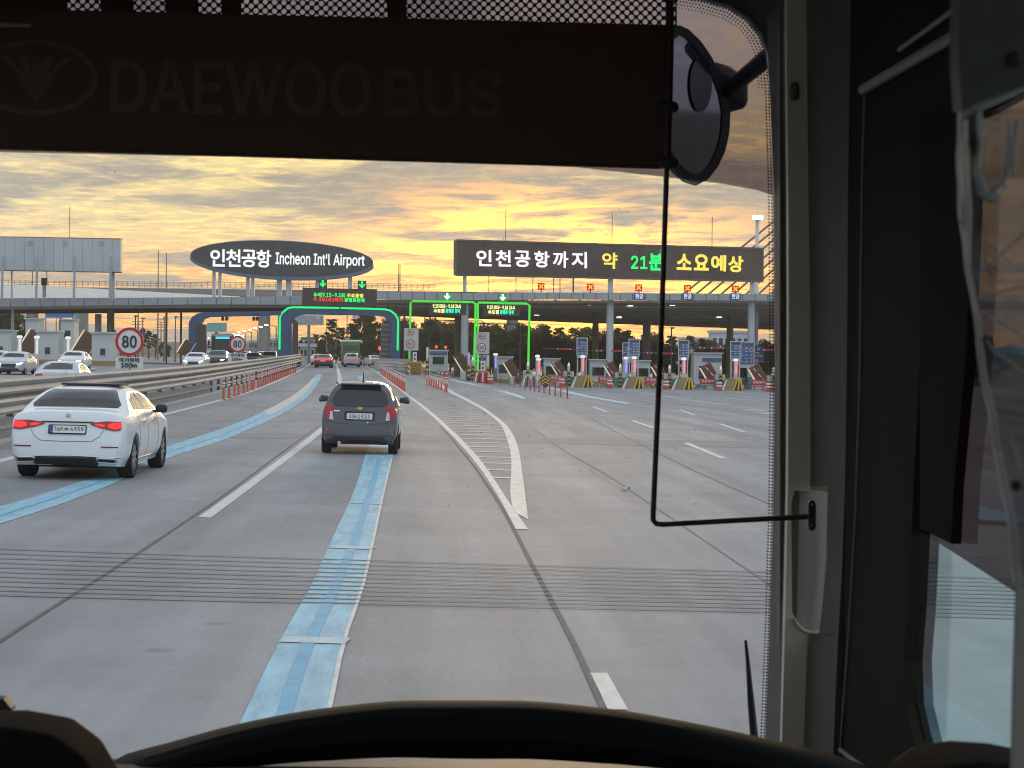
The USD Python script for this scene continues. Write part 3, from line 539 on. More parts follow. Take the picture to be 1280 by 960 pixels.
def plate(pts, th, m, t, name):
    A = V(pts); lo = A - [0, 0, th]; v = np.vstack([A, lo]); f = [(0, 1, 2), (0, 2, 3), (4, 6, 5), (4, 7, 6)] + [q for k in range(4) for q in ((k, k + 4, (k + 1) % 4), ((k + 1) % 4, k + 4, (k + 1) % 4 + 4))]
    q = trimesh.Trimesh(v, f, process=False); q.fix_normals(); t.add(name, q, m, world=True)
plate([at(-60, 373, Yf + .5), at(300, 371.6, Yf + .5), at(300, 370.6, 236), at(-60, 351, 236)], .1, mat('roof_pale', (.62, .60, .52), .45, noise=(.4, .85, 1.1)), lc, 'roof_sheet')
plate([at(-60, 383, Yf + .5), at(378, 380.4, Yf + .5), at(378, 385, 240), at(-60, 388.5, 240)], .25, M_SOFF, lc, 'soffit')
for Y, py in ((222, 387.5), (231, 388.5), (239, 389.5)):
    lc.add('girder', tube([at(-60, py + 2, Y), at(378, py - 1, Y)], .14, 6), mat('girder_red', (.12, .055, .045), .6), world=True)
    for k in range(0, 44): x = -60 + k * 10; lc.add('brace', tube([at(x, py + 1.4 - x * .007, Y), at(x + 5 * (-1)**k, py - 4, Y)], .06, 4), M_SOFF, world=True)
re = lambda x: (262 + (x - 480) / 480 * 90, 392 + (x - 480) / 480 * 19)
q0, q1 = re(470), re(1080)
plate([at(470, 375, Yf + .5), at(1080, 375.6, Yf + .5), at(1080, q1[1] - 3, q1[0]), at(470, q0[1] - 3, q0[0])], .25, M_SOFF, rc, 'soffit')
for k in range(1, 13):
    f_ = k / 12; a = at(470, 375, Yf + .5) * (1 - f_) + at(470, q0[1] - 3, q0[0]) * f_; b = at(1080, 375.6, Yf + .5) * (1 - f_) + at(1080, q1[1] - 3, q1[0]) * f_
    rc.add('purlin', tube([a - [0, 0, .45], b - [0, 0, .45]], .13, 6), mat('purlin_brown', (.50, .43, .36), .6), world=True)
for px in range(485, 1070, 30):
    a, e = at(px, rb(px) + .5, Yf + 1), re(px + (px - 540) * -.25); b = at(540 + (px - 540) * .75, re(540 + (px - 540) * .75)[1] - 2, re(540 + (px - 540) * .75)[0])
    rc.add('rafter', tube([a, b], .10, 6), mat('purlin_brown'), world=True)
for px, py, Y in ((681, 379.5, 222), (735, 380.5, 222), (788, 381.5, 222), (840.5, 381.5, 222), (774, 396.8, 262), (899, 396.7, 262), (671, 393.5, 255)):
    p = at(px, py, Y); rc.add('soffit_lamp', bx(p, (6 / sc(Y), .5, .16)), glow('soffit_lamp', (.9, 1., .6), 1.6), world=True)
# columns below the roofs
for t, px, py, wd, Y, m, y1 in ((lc, 15.5, 389, 4, 216, M_PALE, 0), (lc, 103, 388, 14, 248, M_CONC, 0), (lc, 93, 388, 6, 255, M_CONC, 0), (lc, 122.5, 396, 8, 224, M_PALE, 0), (lc, 138, 386, 9, 221, M_OLIVE, 0), (lc, 208, 390, 2, 226, M_POLE, 0), (lc, 226, 388, 2.5, 228, M_POLE, 0),
                           (rc, 580.5, 375, 9.5, 214.5, M_PALE, 0), (rc, 572, 380, 9, 235, M_OLIVE, 0), (rc, 762, 375, 9, 214.5, M_PALE, 0), (rc, 744, 385, 8, 250, M_OLIVE, 0), (rc, 938.5, 376, 9, 214.5, M_PALE, 0), (rc, 912, 384, 8.5, 250, M_OLIVE, 0), (rc, 808, 386, 10, 270, M_CONC, 0), (rc, 485, 376, 4, 220, M_POLE, 0), (rc, 505, 384, 2.5, 224, M_POLE, 0)):
    p, q = foot(px, Y), at(px, py, Y)
    t.add('column', cyl(p, q[2] - p[2] + .3, wd / sc(Y) / 2, n=18), m, smooth=40, world=True)
    if m is M_PALE: t.add('column_collar', cyl(p, 1.3, wd / sc(Y) / 2 * 1.12, n=18), M_TEAL if px > 600 else M_FASC, smooth=40, world=True)
for px in (799, 859.5, 919.5):
    t = Thing('cash_lane_sign', f'small blue cash lane sign on the roof edge under the {dict(zip((799, 859.5, 919.5), ("third", "fourth", "fifth")))[px]} red cross', 'sign', tuple(at(px, 374, Yf - .1)))
    t.add('plate', slab([(px - 6.5, 366.3), (px + 6.5, 366.5), (px + 6.5, 374.2), (px - 6.5, 374)], Yf - .12, .08), mat('sign_blue', (.05, .08, .27), .5), world=True)
    pn = panel((px - 6.5, 374), (px + 6.5, 374.2), (px - 6.5, 366.3), Yf - .12); lettering(t, 'lettering', '현금', pn, px - 5, px + 5, 367, 373.4, glow('sign_letters_lit', (.7, .75, 1.), .75), .02)
for k, px in enumerate((676.5, 738, 798.5, 859.5, 919.5)):
    py = 358 + k * .8; t = Thing('lane_signal', f'glowing red and orange cross signal on the right toll roof, {("first", "second", "third", "fourth", "fifth")[k]} from left', 'signal', tuple(at(px, 366, Yf)))
    t.add('housing', slab([(px - 4.2, py - 4.2), (px + 4.2, py - 4.2), (px + 4.2, py + 4.2), (px - 4.2, py + 4.2)], Yf - .1, .3), mat('signal_red_back', (.2, .01, .01), .5, emit=((1, .03, .0), .35)), world=True)
    c = at(px, py, Yf - .14)
    t.add('cross', cat([bx(c, (.62, .05, .13), ry=s * math.pi / 4) for s in (-1, 1)]), glow('cross_orange', (1., .30, .02), 1.6), world=True)
    a = at(px, py + 4, Yf + .1); t.add('stem', bx((a[0], a[1], a[2] - .25), (.1, .1, .5)), M_POLE, world=True)

# ------------------------------------------------------------------ elevated road behind
ovp = Thing('flyover', 'concrete flyover with a long railing passing behind the oval sign', 'bridge', tuple(foot(250, 300)))
dk = lambda x: 359.3 + (x - 220) * .008
ovp.add('deck', slab([(-120, dk(-120)), (660, dk(660) + 3), (660, dk(660) + 12), (-120, dk(-120) + 9)], 300, 9), mat('flyover_concrete', (.27, .25, .23), .8, noise=(.3, .85, 1.1)), world=True)
for k in range(0, 92): x = -110 + 7.1 * k; ovp.add('railing_post', bx((at(x, dk(x) - 3.4, 300)), (.07, .07, .9)), M_POLE, world=True)
for d_ in (6.6, 4.6, 2.4): ovp.add('railing', tube([at(-115, dk(-115) - d_, 300), at(545, dk(545) - d_, 300)], .03, 4), M_POLE, world=True)
for px in (40, 330, 640): p = foot(px, 304); q = at(px, dk(px) + 9, 304); ovp.add('pier', cyl(p, q[2] - p[2], .9, n=14), M_CONC, smooth=40, world=True)

# ------------------------------------------------------------------ gantries
def arch(name, label, cat_, outer, inner, Y, th, m):
    t = Thing(name, label, cat_, tuple(foot(outer[0][0], Y))); t.add('arch', slab(outer + inner[::-1], Y, th), m, world=True); return t
o = [(346, 455), (347.5, 396), (351, 389), (358, 384.5), (365, 383.3), (482, 385.7), (490, 387.5), (497, 393), (500, 400), (499.5, 452)]
i = [(365, 455), (364.5, 404), (367, 397.5), (374, 394), (382, 393), (470, 394.6), (480, 396), (486, 400), (488.5, 406), (488, 452)]
ga = arch('arch_gantry', 'blue steel arch over the highway lanes edged with a glowing green strip', 'gantry', o, i, 205, .9, M_BLUEST)
ga.add('light_strip', tube([at(*q, 204.9) for q in [(349.3, 437), (349.8, 397), (353, 391), (360, 385.3), (366, 384), (424, 385)]], .11, 6), G_NEON, world=True)
ga.add('light_strip', tube([at(*q, 204.9) for q in [(426, 385), (481, 386.6), (488, 388.3), (494.5, 393.5), (497.6, 400), (497, 438)]], .11, 6), G_NEON, world=True)
ga.add('side_panel', slab([(365.5, 396), (372.5, 403), (372.5, 449), (365.5, 451)], 204.5, .25), M_BROWN, world=True)
ga.add('side_panel', slab([(476, 405), (488, 404), (488, 452), (476, 452)], 205.2, .3), mat('lattice_grey', (.16, .16, .16), .6), world=True)
for k in range(7): ga.add('slat', slab([(476.5, 408 + 6 * k), (488.5, 408.2 + 6 * k), (488.5, 409.5 + 6 * k), (476.5, 409.3 + 6 * k)], 205.05, .08), M_BROWN, world=True)
for px in (397, 445): c = at(px, 397, 204.7); ga.add('camera', bx(c, (.35, .6, .3)), M_PALE, world=True)
o2 = [(235, 455), (236, 403), (240, 396), (248, 391.5), (256, 390.3), (352, 388.5), (352, 394), (262, 396.3), (255, 399), (251.5, 405), (251, 455)]
gb = Thing('arch_gantry', 'unlit blue steel arch over the oncoming lanes left of the glowing one', 'gantry', tuple(foot(243, 212))); gb.add('arch', slab(o2, 212, .9), M_BLUEST, world=True)
gb.add('side_panel', slab([(246, 404), (258, 406), (258, 441), (246, 443)], 211.5, .2), M_BROWN, world=True)
for px in (278.5, 283.5, 317.5, 322): c = at(px, 398.5, 211.6); gb.add('camera', bx(c, (.3, .5, .4)), M_BLACK, world=True); gb.add('camera_arm', bx(c + [0, 0, .35], (.06, .06, .4)), M_BLACK, world=True)
# board over the highway arch
Yb = 206; pn = panel((377.5, 384), (470.5, 386), (377.5, 359.5), Yb)
hb = Thing('message_board', 'dark message board on the blue arch with small green, yellow and red lettering', 'sign', tuple(pn[0]))
hb.add('housing', frame(bb(0, pn[3], 0, pn[4], -.8, 0), *pn[:3]), M_BROWN, world=True)
lettering(hb, 'lettering', '추석(9.15-9.18)', pn, 392, 431.5, 366.3, 371.6, G_GREEN, .03)
lettering(hb, 'lettering', '무료통행', pn, 433.5, 454, 367.2, 372, G_YEL, .03)
lettering(hb, 'lettering', '9.18(수)까지', pn, 392, 429, 372.3, 377, G_RED, .03)
lettering(hb, 'lettering', '통행료면제', pn, 430.5, 455.5, 372.8, 377.5, G_GREEN, .03)
def arrow_signal(label, px, py, r, Y, m, back, base):
    t = Thing('lane_signal', label, 'signal', tuple(at(px, base, Y)))
    t.add('housing', slab([(px - r, py - r), (px + r, py - r), (px + r, py + r), (px - r, py + r)], Y, .3), back, world=True)
    c = at(px, py, Y - .03); s = r / sc(Y); a = Polygon([(-.25 * s, .85 * s), (.25 * s, .85 * s), (.25 * s, -.1 * s), (.6 * s, .25 * s), (.8 * s, 0), (0, -.85 * s), (-.8 * s, 0), (-.6 * s, .25 * s), (-.25 * s, -.1 * s)])
    t.add('arrow', frame(ext(a, .04), c, (1, 0, 0), (0, 0, 1)), m, world=True)
arrow_signal('left green arrow signal standing on the dark board over the blue arch', 403.5, 354.8, 5.2, 206.3, G_GREEN, M_BROWN, 360)
arrow_signal('right green arrow signal standing on the dark board over the blue arch', 452.5, 356, 5.2, 206.3, G_GREEN, M_BROWN, 361)
arrow_signal('white arrow signal above the left green frame on the toll roof edge', 559, 370.5, 5.0, 206.2, glow('arrow_white', (.75, 1., .85), 1.5), mat('signal_green_back', (.03, .2, .05), .5, emit=((.1, 1, .3), .12)), 376)
arrow_signal('white arrow signal above the right green frame on the toll roof edge', 628.5, 372, 5.0, 206.2, MATS['arrow_white'], MATS['signal_green_back'], 377)
for nm, q, rows in (('left', [(512, 440), (513.2, 379), (515.5, 376.3), (591, 377.6), (594.5, 379.5), (594, 445)], (540, 579, 380.6)), ('right', [(593, 445), (597.2, 379.5), (598, 378.2), (658, 379.6), (662, 381.5), (660.5, 448)], (608, 646, 382.2))):
    t = Thing('frame_gantry', f'{nm} slim glowing green frame over an open toll lane', 'gantry', tuple(foot(q[0][0], 206)))
    q = [(593.0 if nm == 'left' and a > 590 and b > 380 else 597.3 if nm == 'right' and a < 598 else a, b) for a, b in q]
    t.add('frame', tube([foot(q[0][0], 206)] + [at(*a, 206) for a in q] + [foot(q[-1][0], 206)], .125, 6), G_NEON2, world=True)
    x0, x1, yy = rows
    pn = panel((x0 - 4, yy + 12.5), (x1 + 4, yy + 13.3), (x0 - 4, yy - 2), 206.3); t.add('board', frame(bb(0, pn[3], 0, pn[4], -.3, 0), *pn[:3]), M_BROWN, world=True)
    lettering(t, 'lettering', '9.15 00시 - 9.18 24시', pn, x0 + 1, x1 - 3, yy, yy + 4.6, glow('led_cream', (1., .95, .35), 1.5), .03)
    lettering(t, 'lettering', '수도권', pn, x0 + 2, x0 + 15.5, yy + 5.4, yy + 10.3, MATS['led_cream'], .03)
    lettering(t, 'lettering', '통행료 면제', pn, x0 + 17, x1 - 4, yy + 5.6, yy + 10.5, glow('led_mint', (.0, 1., .5), 1.3), .03)

# ------------------------------------------------------------------ speed limit signs
def round_sign(t, px, py, r, Y, digits, m_plate=None):
    s = 1 / sc(Y); c = at(px, py, Y); R = r * s
    t.add('rim', frame(ext(disc(0, 0, R, 16).difference(disc(0, 0, R * .80, 16)), .04), c, (1, 0, 0), (0, 0, 1)), M_SIGNR, world=True)
    t.add('disc', frame(ext(disc(0, 0, R * .82, 16), .03), c, (1, 0, 0), (0, 0, 1)), M_SIGNW, world=True)
    g = fit(text(digits, 1., .02), R * 1.02, R * .86); g.apply_translation([0, 0, .045]); t.add('digits', frame(g, c, (1, 0, 0), (0, 0, 1)), M_INK, world=True)
def speed_sign(label, px, py, r, Y, plate):
    b = foot(px, Y); t = Thing('speed_sign', label, 'road sign', tuple(b)); round_sign(t, px, py, r, Y, '80')
    x0, x1, y0, y1 = plate; pn = panel((x0, y1), (x1, y1 + .4), (x0, y0), Y); t.add('plate', frame(ext(rrect(0, pn[3], 0, pn[4], .04), .03), *pn[:3]), M_SIGNW, world=True)
    ym = (y0 + y1) / 2; lettering(t, 'lettering', '여기부터', pn, x0 + (x1 - x0) * .14, x1 - (x1 - x0) * .14, y0 + 1 * r / 17, ym - .4, M_INK, .04, fat=-.5); lettering(t, 'lettering', '100m', pn, x0 + (x1 - x0) * .2, x1 - (x1 - x0) * .22, ym + .6, y1 - 1.2 * r / 17, M_INK, .04)
    q = at(px, py, Y); t.add('pole', cyl(b + [0, .08, 0], q[2] - b[2], .045, n=10), M_POLE, smooth=40, world=True)
speed_sign('larger round 80 speed limit sign with a text plate behind the barrier', 162, 427, 17.6, 71, (144.5, 179, 446, 460.5))
speed_sign('smaller, farther round 80 speed limit sign above the barrier', 297, 430, 10.2, 125, (285, 308.5, 441, 452.5))
for k, (px, y0, y1, x0, x1) in enumerate(((513.5, 410, 438, 505, 523), (602.5, 415, 442.5, 594.5, 611.5))):
    Y = 196; b = foot(px, Y); t = Thing('lane_limit_sign', ('white panel with a round 50 limit in front of the left green frame', 'white panel with a round 50 limit between the two green frames')[k], 'road sign', tuple(b))
    pn = panel((x0, y1), (x1, y1 + .2), (x0, y0), Y); t.add('panel', frame(ext(rrect(0, pn[3], 0, pn[4], .05), .06), *pn[:3]), mat('sign_grey_white', (.5, .5, .48), .5), world=True)
    round_sign(t, px - .4, y1 - 8.3, 5.4, Y - .08, '50')
    s = 1 / sc(Y); c = at(px, y0 + 5.2, Y - .08); R = 3.8 * s
    t.add('rim', frame(ext(disc(0, 0, R, 12).difference(disc(0, 0, R * .76, 12)), .04), c, (1, 0, 0), (0, 0, 1)), M_SIGNR, world=True); t.add('disc', frame(ext(disc(0, 0, R * .78, 12), .03), c, (1, 0, 0), (0, 0, 1)), M_SIGNW, world=True)
    tr = shapely.union_all([sbox(-.55, -.12, .05, .30), sbox(.08, -.12, .42, .16), disc(-.32, -.16, .14, 4), disc(.26, -.16, .14, 4)]); t.add('truck_mark', frame(ext(affinity.scale(tr, R, R, origin=(0, 0)), .02), c - [0, .05, 0], (1, 0, 0), (0, 0, 1)), M_INK, world=True)
    t.add('pole', cyl(b + [0, .12, 0], at(px, y1, Y)[2] - b[2] + .5, .08, n=10), M_POLE, smooth=40, world=True)

# ------------------------------------------------------------------ toll lanes
ORD = ('first', 'second', 'third', 'fourth', 'fifth', 'sixth', 'seventh')
M_NOSE = mat('nose_tan', (.33, .24, .11), .6, noise=(2, .8, 1.1))
M_CAB = mat('cabinet_pale', (.52, .54, .53), .5)
M_ISL = mat('island_concrete', (.36, .35, .33), .8, noise=(1, .8, 1.1))
M_GLASS = mat('dark_glass', (.012, .013, .015), .06, specular_ior_level=.7)
M_SIGNB = mat('price_blue', (.07, .12, .27), .5, noise=(3, .8, 1.2))
M_DRUM = mat('drum_red', (.52, .06, .04), .5)
M_BANNER = mat('banner_red', (.50, .02, .025), .6)
def stripes(w, h, n, sl, d=.02):
    """Slanted hazard bars across a w by h face, in the xy plane from the origin."""
    st = w / n; bars = [Polygon([(k * st - sl, 0), (k * st + st / 2 - sl, 0), (k * st + st / 2, h), (k * st, h)]) for k in range(n + int(abs(sl) / st) + 2)]
    g = shapely.union_all(bars).intersection(sbox(0, 0, w, h)); return ext(g, d)
XZ = ((1, 0, 0), (0, 0, 1))
# striped noses
def nose(label, p, group=None):
    t = Thing('island_nose', label, 'crash cushion', p)
    f = Polygon([(-.95, 0), (.95, 0), (.78, 1.2), (-.55, 1.2)])
    m = ext(f, 2.6); v = np.asarray(m.vertices); t.add('block', trimesh.Trimesh(np.stack([v[:, 0], v[:, 2], v[:, 1]], 1), m.faces[:, ::-1]), M_NOSE)
    for k, (a, b) in enumerate((((.02, 0), (.42, 1.2)), ((.50, 0), (.60, 1.2)), ((.93, 0), (.74, 1.2)))):
        t.add('stripe', frame(ext(Polygon([(a[0] - .09, 0), (a[0] + .07, 0), (b[0] + .07, 1.2), (b[0] - .09, 1.2)]), .03), (0, 0, 0), *XZ), M_YEL)
    t.add('dark_face', frame(ext(Polygon([(.0, .02), (.92, .02), (.76, 1.18), (.36, 1.18)]), .015), (0, 0, 0), *XZ), M_BLACK)
    t.add('side_plate', frame(ext(Polygon([(-1.25, 0), (-.98, 0), (-.6, 1.1), (-.75, 1.1)]), .05), (0, .02, 0), *XZ), M_SIGNW)
    return t
def bollard(label, p, m, h=2.0):
    t = Thing('light_bollard', label, 'light column', p); w = .36
    t.add('column', bb(-w / 2, w / 2, 0, .3, 0, h), M_CAB); t.add('light_bar', bb(-.06, .14, -.04, .0, h - 1.35, h - .05), m); t.add('cap', hull([((-.12, .15, h + .12), .14), ((.12, .15, h + .12), .14)], 10), glow('cap_white', (1, 1, 1), .7), smooth=50)
    return t
G_PINK, G_VIO = glow('bar_pink', (1, .22, .25), .95), glow('bar_violet', (.35, .3, 1.), .95)
def price(label, p, h0, w=1.05, h=1.75):
    t = Thing('price_panel', label, 'sign', p)
    t.add('panel', bb(-w / 2, w / 2, 0, .12, h0, h0 + h), M_SIGNB); t.add('frame', frame(ext(sbox(-w / 2 - .05, h0 - .05, w / 2 + .05, h0 + h + .05).difference(sbox(-w / 2 + .04, h0 + .04, w / 2 - .04, h0 + h - .04)), .04), (0, 0, 0), *XZ), M_CAB)
    t.add('foot_plate', bb(-w / 2, w / 2, .0, .1, h0 - .3, h0 - .07), M_CAB)
    rnd = random.Random(5)
    for r_ in range(6):
        for c in range(3):
            if r_ == 0 or rnd.random() < .8: ww = rnd.uniform(.16, .27); x = -w * .33 + c * w * .33; t.add('print_row', bb(x - ww / 2, x + ww / 2, -.015, 0, h0 + h * .93 - r_ * h * .15 - .13, h0 + h * .93 - r_ * h * .15 - .03 - .03 * (r_ > 0)), M_SIGNW if r_ else M_INK)
    t.add('post', cat([bb(-w / 2 + .02, -w / 2 + .14, .13, .25, 0, h0 + h), bb(w / 2 - .14, w / 2 - .02, .13, .25, 0, h0 + h)]), M_CAB); return t
def banner(label, p, w=1.6):
    t = Thing('closed_banner', label, 'banner', p); t.add('cloth', bb(-w / 2, w / 2, 0, .05, .45, 1.15), M_BANNER)
    g = fit(text('진입금지', 1, .02, fat=1), w * .8, .28); g.apply_translation([0, .9, .012]); t.add('lettering', frame(g, (0, 0, 0), *XZ), M_SIGNW)
    t.add('rule', bb(-w * .42, w * .42, -.012, 0, .56, .60), M_SIGNW)
    for s in (-1, 1): t.add('leg', bb(s * w * .42 - .03, s * w * .42 + .03, .06, .12, 0, 1.1), M_CAB)
    return t
def drum(label, p):
    t = Thing('traffic_drum', label, 'traffic drum', p); t.add('body', cat([cyl((0, 0, 0), .95, .30, .25, 14), cyl((0, 0, 0), .08, .38, .38, 14)]), M_DRUM, smooth=40)
    for z in (.42, .72): t.add('band', cyl((0, 0, z), .14, .292 - .05 * z + .02, .285 - .05 * z + .02, 14), M_BAND, smooth=40)
    return t
def cabinet(label, p):
    t = Thing('lane_machine', label, 'toll machine', p)
    t.add('base', bb(-.55, .55, 0, 1.1, 0, .95), M_TEAL); t.add('head', bb(-.45, .48, .1, 1.0, .96, 1.5), M_CAB)
    t.add('striped_post', bb(-.16, .16, -.16, -.01, 0, 1.55), M_BLACK)
    for z in (.15, .55, .95, 1.3): t.add('chevron', frame(ext(Polygon([(-.16, z), (0, z + .14), (.16, z), (.16, z + .12), (0, z + .26), (-.16, z + .12)]), .02), (0, -.16, 0), *XZ), M_YEL)
    t.add('lamp_post', tube([(0, -.08, 1.55), (0, -.08, 2.0)], .14, 10), M_CAB); t.add('lamp', hull([((0, -.08, 2.05), .13), ((0, -.08, 2.3), .07)], 10), glow('post_lamp', (1, .98, .95), .55), smooth=50)
    return t
def tilt_panel(label, p, side=1, w=.95, l=1.75):
    """A raised ribbed barrier panel with a bright edge, leaning over."""
    t = Thing('barrier_panel', label, 'barrier', p); a = side * .55; c = V([0, 0, 1.75])
    rot = lambda m: (m.apply_transform(trimesh.transformations.rotation_matrix(a, [0, 1, 0])), m.apply_translation(c), m)[2]
    t.add('plate', rot(rbox((0, 0, 0), (w, .3, l), .12)), mat('ribbed_brown', (.12, .055, .035), .55), smooth=40)
    for k in range(5): t.add('rib', rot(bx((0, -.17, -l * .36 + k * l * .18), (w * .84, .06, .05))), mat('ribbed_edge', (.18, .09, .06), .5))
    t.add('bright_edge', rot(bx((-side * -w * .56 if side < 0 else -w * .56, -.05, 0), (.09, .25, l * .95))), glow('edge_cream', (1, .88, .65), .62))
    t.add('arm', rot(bx((w * .62 * (1 if side > 0 else -1), 0, .1), (.07, .12, l * 1.1))), M_SIGNW); t.add('foot', bb(-.3, .3, -.1, .3, 0, 1.1), M_CAB); return t
T0 = None
def lab(s, k, n='closed lane'): return s.format(ORD[k])
NX = [729, 793, 855, 917]
n0 = None
for k, px in enumerate(NX):
    L = f'tan island nose with yellow and black slanted stripes, {ORD[k]} from the left of four'
    n0 = nose(L, foot(px, 199)) if n0 is None else (n0.copy(L, foot(px, 199)), n0)[1]
Y = 203
isl = bb(-.9, .9, 0, 20, 0, .22); i0 = None
for k, px in enumerate([517, 604, 672, 729, 793, 855, 917, 975]):
    L = f'low concrete toll island, {ORD[k] if k < 7 else "eighth"} from the left'
    if i0 is None: i0 = Thing('toll_island', L, 'kerb island', foot(px, 201.8)); i0.add('kerb', isl, M_ISL)
    else: i0.copy(L, foot(px, 201.8))
def many(build, name, xs, Y, *a, lab=None, off=0., **k):
    first = None
    for j, x in enumerate(xs):
        L = lab.format(ORD[j] if j < 7 else 'eighth', len(xs)); p = foot(x, Y) + V([0, 0, off])
        first = build(L, p, *a, **k) if first is None else (first.copy(L, p), first)[1]
    return first
many(bollard, 'b', [728.5, 793, 855, 920], 202.5, G_PINK, lab='pale column with a pink glowing bar by a price panel, {0} of four', off=.22, h=2.75)
many(bollard, 'b', [672, 782.5], 204, G_VIO, lab='column with a violet glowing bar in the closed lanes, {0} of two', off=.22, h=2.7)
many(bollard, 'b', [619.5], 215, G_VIO, lab='violet light column standing alone right of the second 50 panel', h=2.9)
many(bollard, 'b', [673.5], 201, G_PINK, lab='pink light column standing behind the black and yellow chevron disc', h=2.6)
many(price, 'p', [727.5, 792.3, 854.3, 919.5], 205, lab='blue price panel on two posts, {0} from the left of four', h0=3.05, off=.2)
many(price, 'p', [784.5], 209, lab='half hidden blue price panel behind the second one from the left', h0=2.9)
many(price, 'p', [933], 209, lab='blue direction panel partly behind the rightmost column', h0=2.6, w=1.6, h=2.4)
many(banner, 'b', [697, 758, 816, 885, 949], 201, lab='red closed lane banner with white letters, {0} from the left of five')
many(drum, 'd', [702.5, 762.5, 833, 899.5, 961], 197, lab='red and white traffic drum at a closed lane, {0} from left')
many(drum, 'd', [613], 192, lab='red and white traffic drum beside the second 50 panel')
many(cabinet, 'c', [711, 775.5, 837, 901, 967], 200.5, lab='teal toll machine with chevron post at a closed lane, {0} from left', off=.1)
many(cabinet, 'c', [591, 660], 202, lab='teal toll machine with chevron post at an open lane, {0} of two', off=.1)
many(tilt_panel, 't', [700, 766, 825], 206, -1, lab='ribbed brown panel leaning left in the closed lanes, {0} of three')
many(tilt_panel, 't', [640, 579], 210, -1, lab='ribbed brown panel leaning left at an open green lane, {0} from right')
many(tilt_panel, 't', [887.5, 948], 204, -1, 1.15, 1.9, lab='broad ribbed brown panel leaning left near the bus pillar, {0} of two')
many(tilt_panel, 't', [37.5, 105], 190, 1, 1.4, 2.7, lab='large ribbed barrier panel leaning right by the oncoming lanes, {0} of two')
many(tilt_panel, 't', [232], 190, 1, .9, 1.5, lab='small ribbed barrier panel leaning right beside the unlit blue arch')
# booths
def booth(label, p, w, h, win, roof=None, plate=None, d=2.6):
    t = Thing('toll_booth', label, 'toll booth', p); t.add('wall', bb(-w / 2, w / 2, 0, d, 0, h), M_CAB)
    x0, x1, z0, z1 = win; t.add('window', bb(x0, x1, -.03, .0, z0, z1), M_GLASS); t.add('window_frame', frame(ext(sbox(x0 - .06, z0 - .06, x1 + .06, z1 + .06).difference(sbox(x0, z0, x1, z1)), .05), (0, 0, 0), *XZ), M_PALE)
    t.add('roof', bb(-w / 2 - .12, w / 2 + .12, -.2, d + .1, h, h + .14), M_PALE); t.add('plinth', bb(-w / 2 - .02, w / 2 + .02, -.02, d, 0, .45), M_TEAL if plate else M_NOSE)
    if plate: t.add('fascia_sign', bb(*plate[:2], -.08, -.035, *plate[2:]), M_SIGNB)
    return t
many(booth, 'b', [631, 690, 748, 803], 214, 1.7, 2.75, (-.65, .65, 1.1, 2.0), lab='grey toll booth with dark window under the right roof, {0} of four')
many(booth, 'b', [885], 212, 3.0, 3.7, (-1.0, .3, 1.0, 2.4), None, (-.6, 1.45, 2.85, 3.25), lab='large white toll booth with a blue sign under the right roof')
many(booth, 'b', [548, 597], 212, 2.0, 2.6, (-.6, .6, 1.2, 2.0), None, (-.9, .9, 2.2, 2.45), lab='white toll booth at an open green lane, {0} from the left of two')
many(booth, 'b', [0, 59, 128], 180, 1.9, 2.9, (-.2, .25, .95, 1.55), lab='white toll booth beside the oncoming lanes, {0} from the left of three')
many(booth, 'b', [40, 84], 196, 1.3, 4.2, (-.3, .3, 2.5, 3.2), lab='tall grey equipment cabin behind the oncoming cars, {0} of two')
many(bollard, 'b', [24, 84.5, 45.5], 176, glow('bar_cream', (1, 1, .9), .6), lab='white lit column beside an oncoming lane, {0} in the row', h=2.3)
def arm(label, p, a=.75):
    t = Thing('lift_barrier', label, 'barrier arm', p); t.add('post', rbox((0, 0, .5), (.28, .3, 1.0), .04, 6), M_CAB); q = V([-math.sin(a), 0, math.cos(a)])
    for k in range(6): t.add('arm_segment', tube([V([0, -.1, .9]) + q * .38 * k, V([0, -.1, .9]) + q * .38 * (k + 1)], .05, 6), M_SIGNW if k % 2 == 0 else M_DRUM)
    return t
many(arm, 'a', [773, 835, 898, 957.5, 707], 203, lab='raised striped lift barrier beside a closed lane machine, {0} of five')
def cone(label, p):
    t = Thing('traffic_cone', label, 'traffic cone', p); t.add('cone', cat([cyl((0, 0, .04), .66, .17, .04, 12), bb(-.2, .2, -.2, .2, 0, .04)]), M_OR, smooth=40); t.add('band', cyl((0, 0, .3), .14, .125, .098, 12), M_BAND, smooth=40); return t
many(cone, 'c', [816.5, 741, 868, 929], 204, lab='small orange traffic cone between closed toll lanes, {0} of four')
many(cone, 'c', [548, 553, 558.5], 208, lab='small orange traffic cone at the end of the guard rail, {0} of three')
# height bars with red warning boards
for k, (px, py, wd) in enumerate(((705, 436.3, 16), (748.5, 438.4, 6), (771, 438.6, 15), (811.5, 441, 5), (834.5, 441.8, 12), (877.5, 434.8, 5.5), (896.5, 435.2, 15), (939.5, 437.4, 5), (961.5, 437.6, 13))):
    Y = 203.5; c = at(px, py, Y); t = Thing('height_bar', f'red height bar hanging across a closed toll lane, {(ORD + ("eighth", "ninth"))[k]} from the left', 'height bar', tuple(c))
    t.add('bar', bx(c, (wd / sc(Y), .08, .16)), M_BANNER, world=True); t.add('cable', tube([c - [wd / sc(Y) * .5 + 1.6, 0, 0], c + [wd / sc(Y) * .5 + 1.6, 0, 0]], .018, 4), M_POLE, world=True)
    for s in (-1, 1): t.add('rim', bx(c + [s * wd / sc(Y) / 2, 0, 0], (.05, .1, .2)), M_SIGNW, world=True)
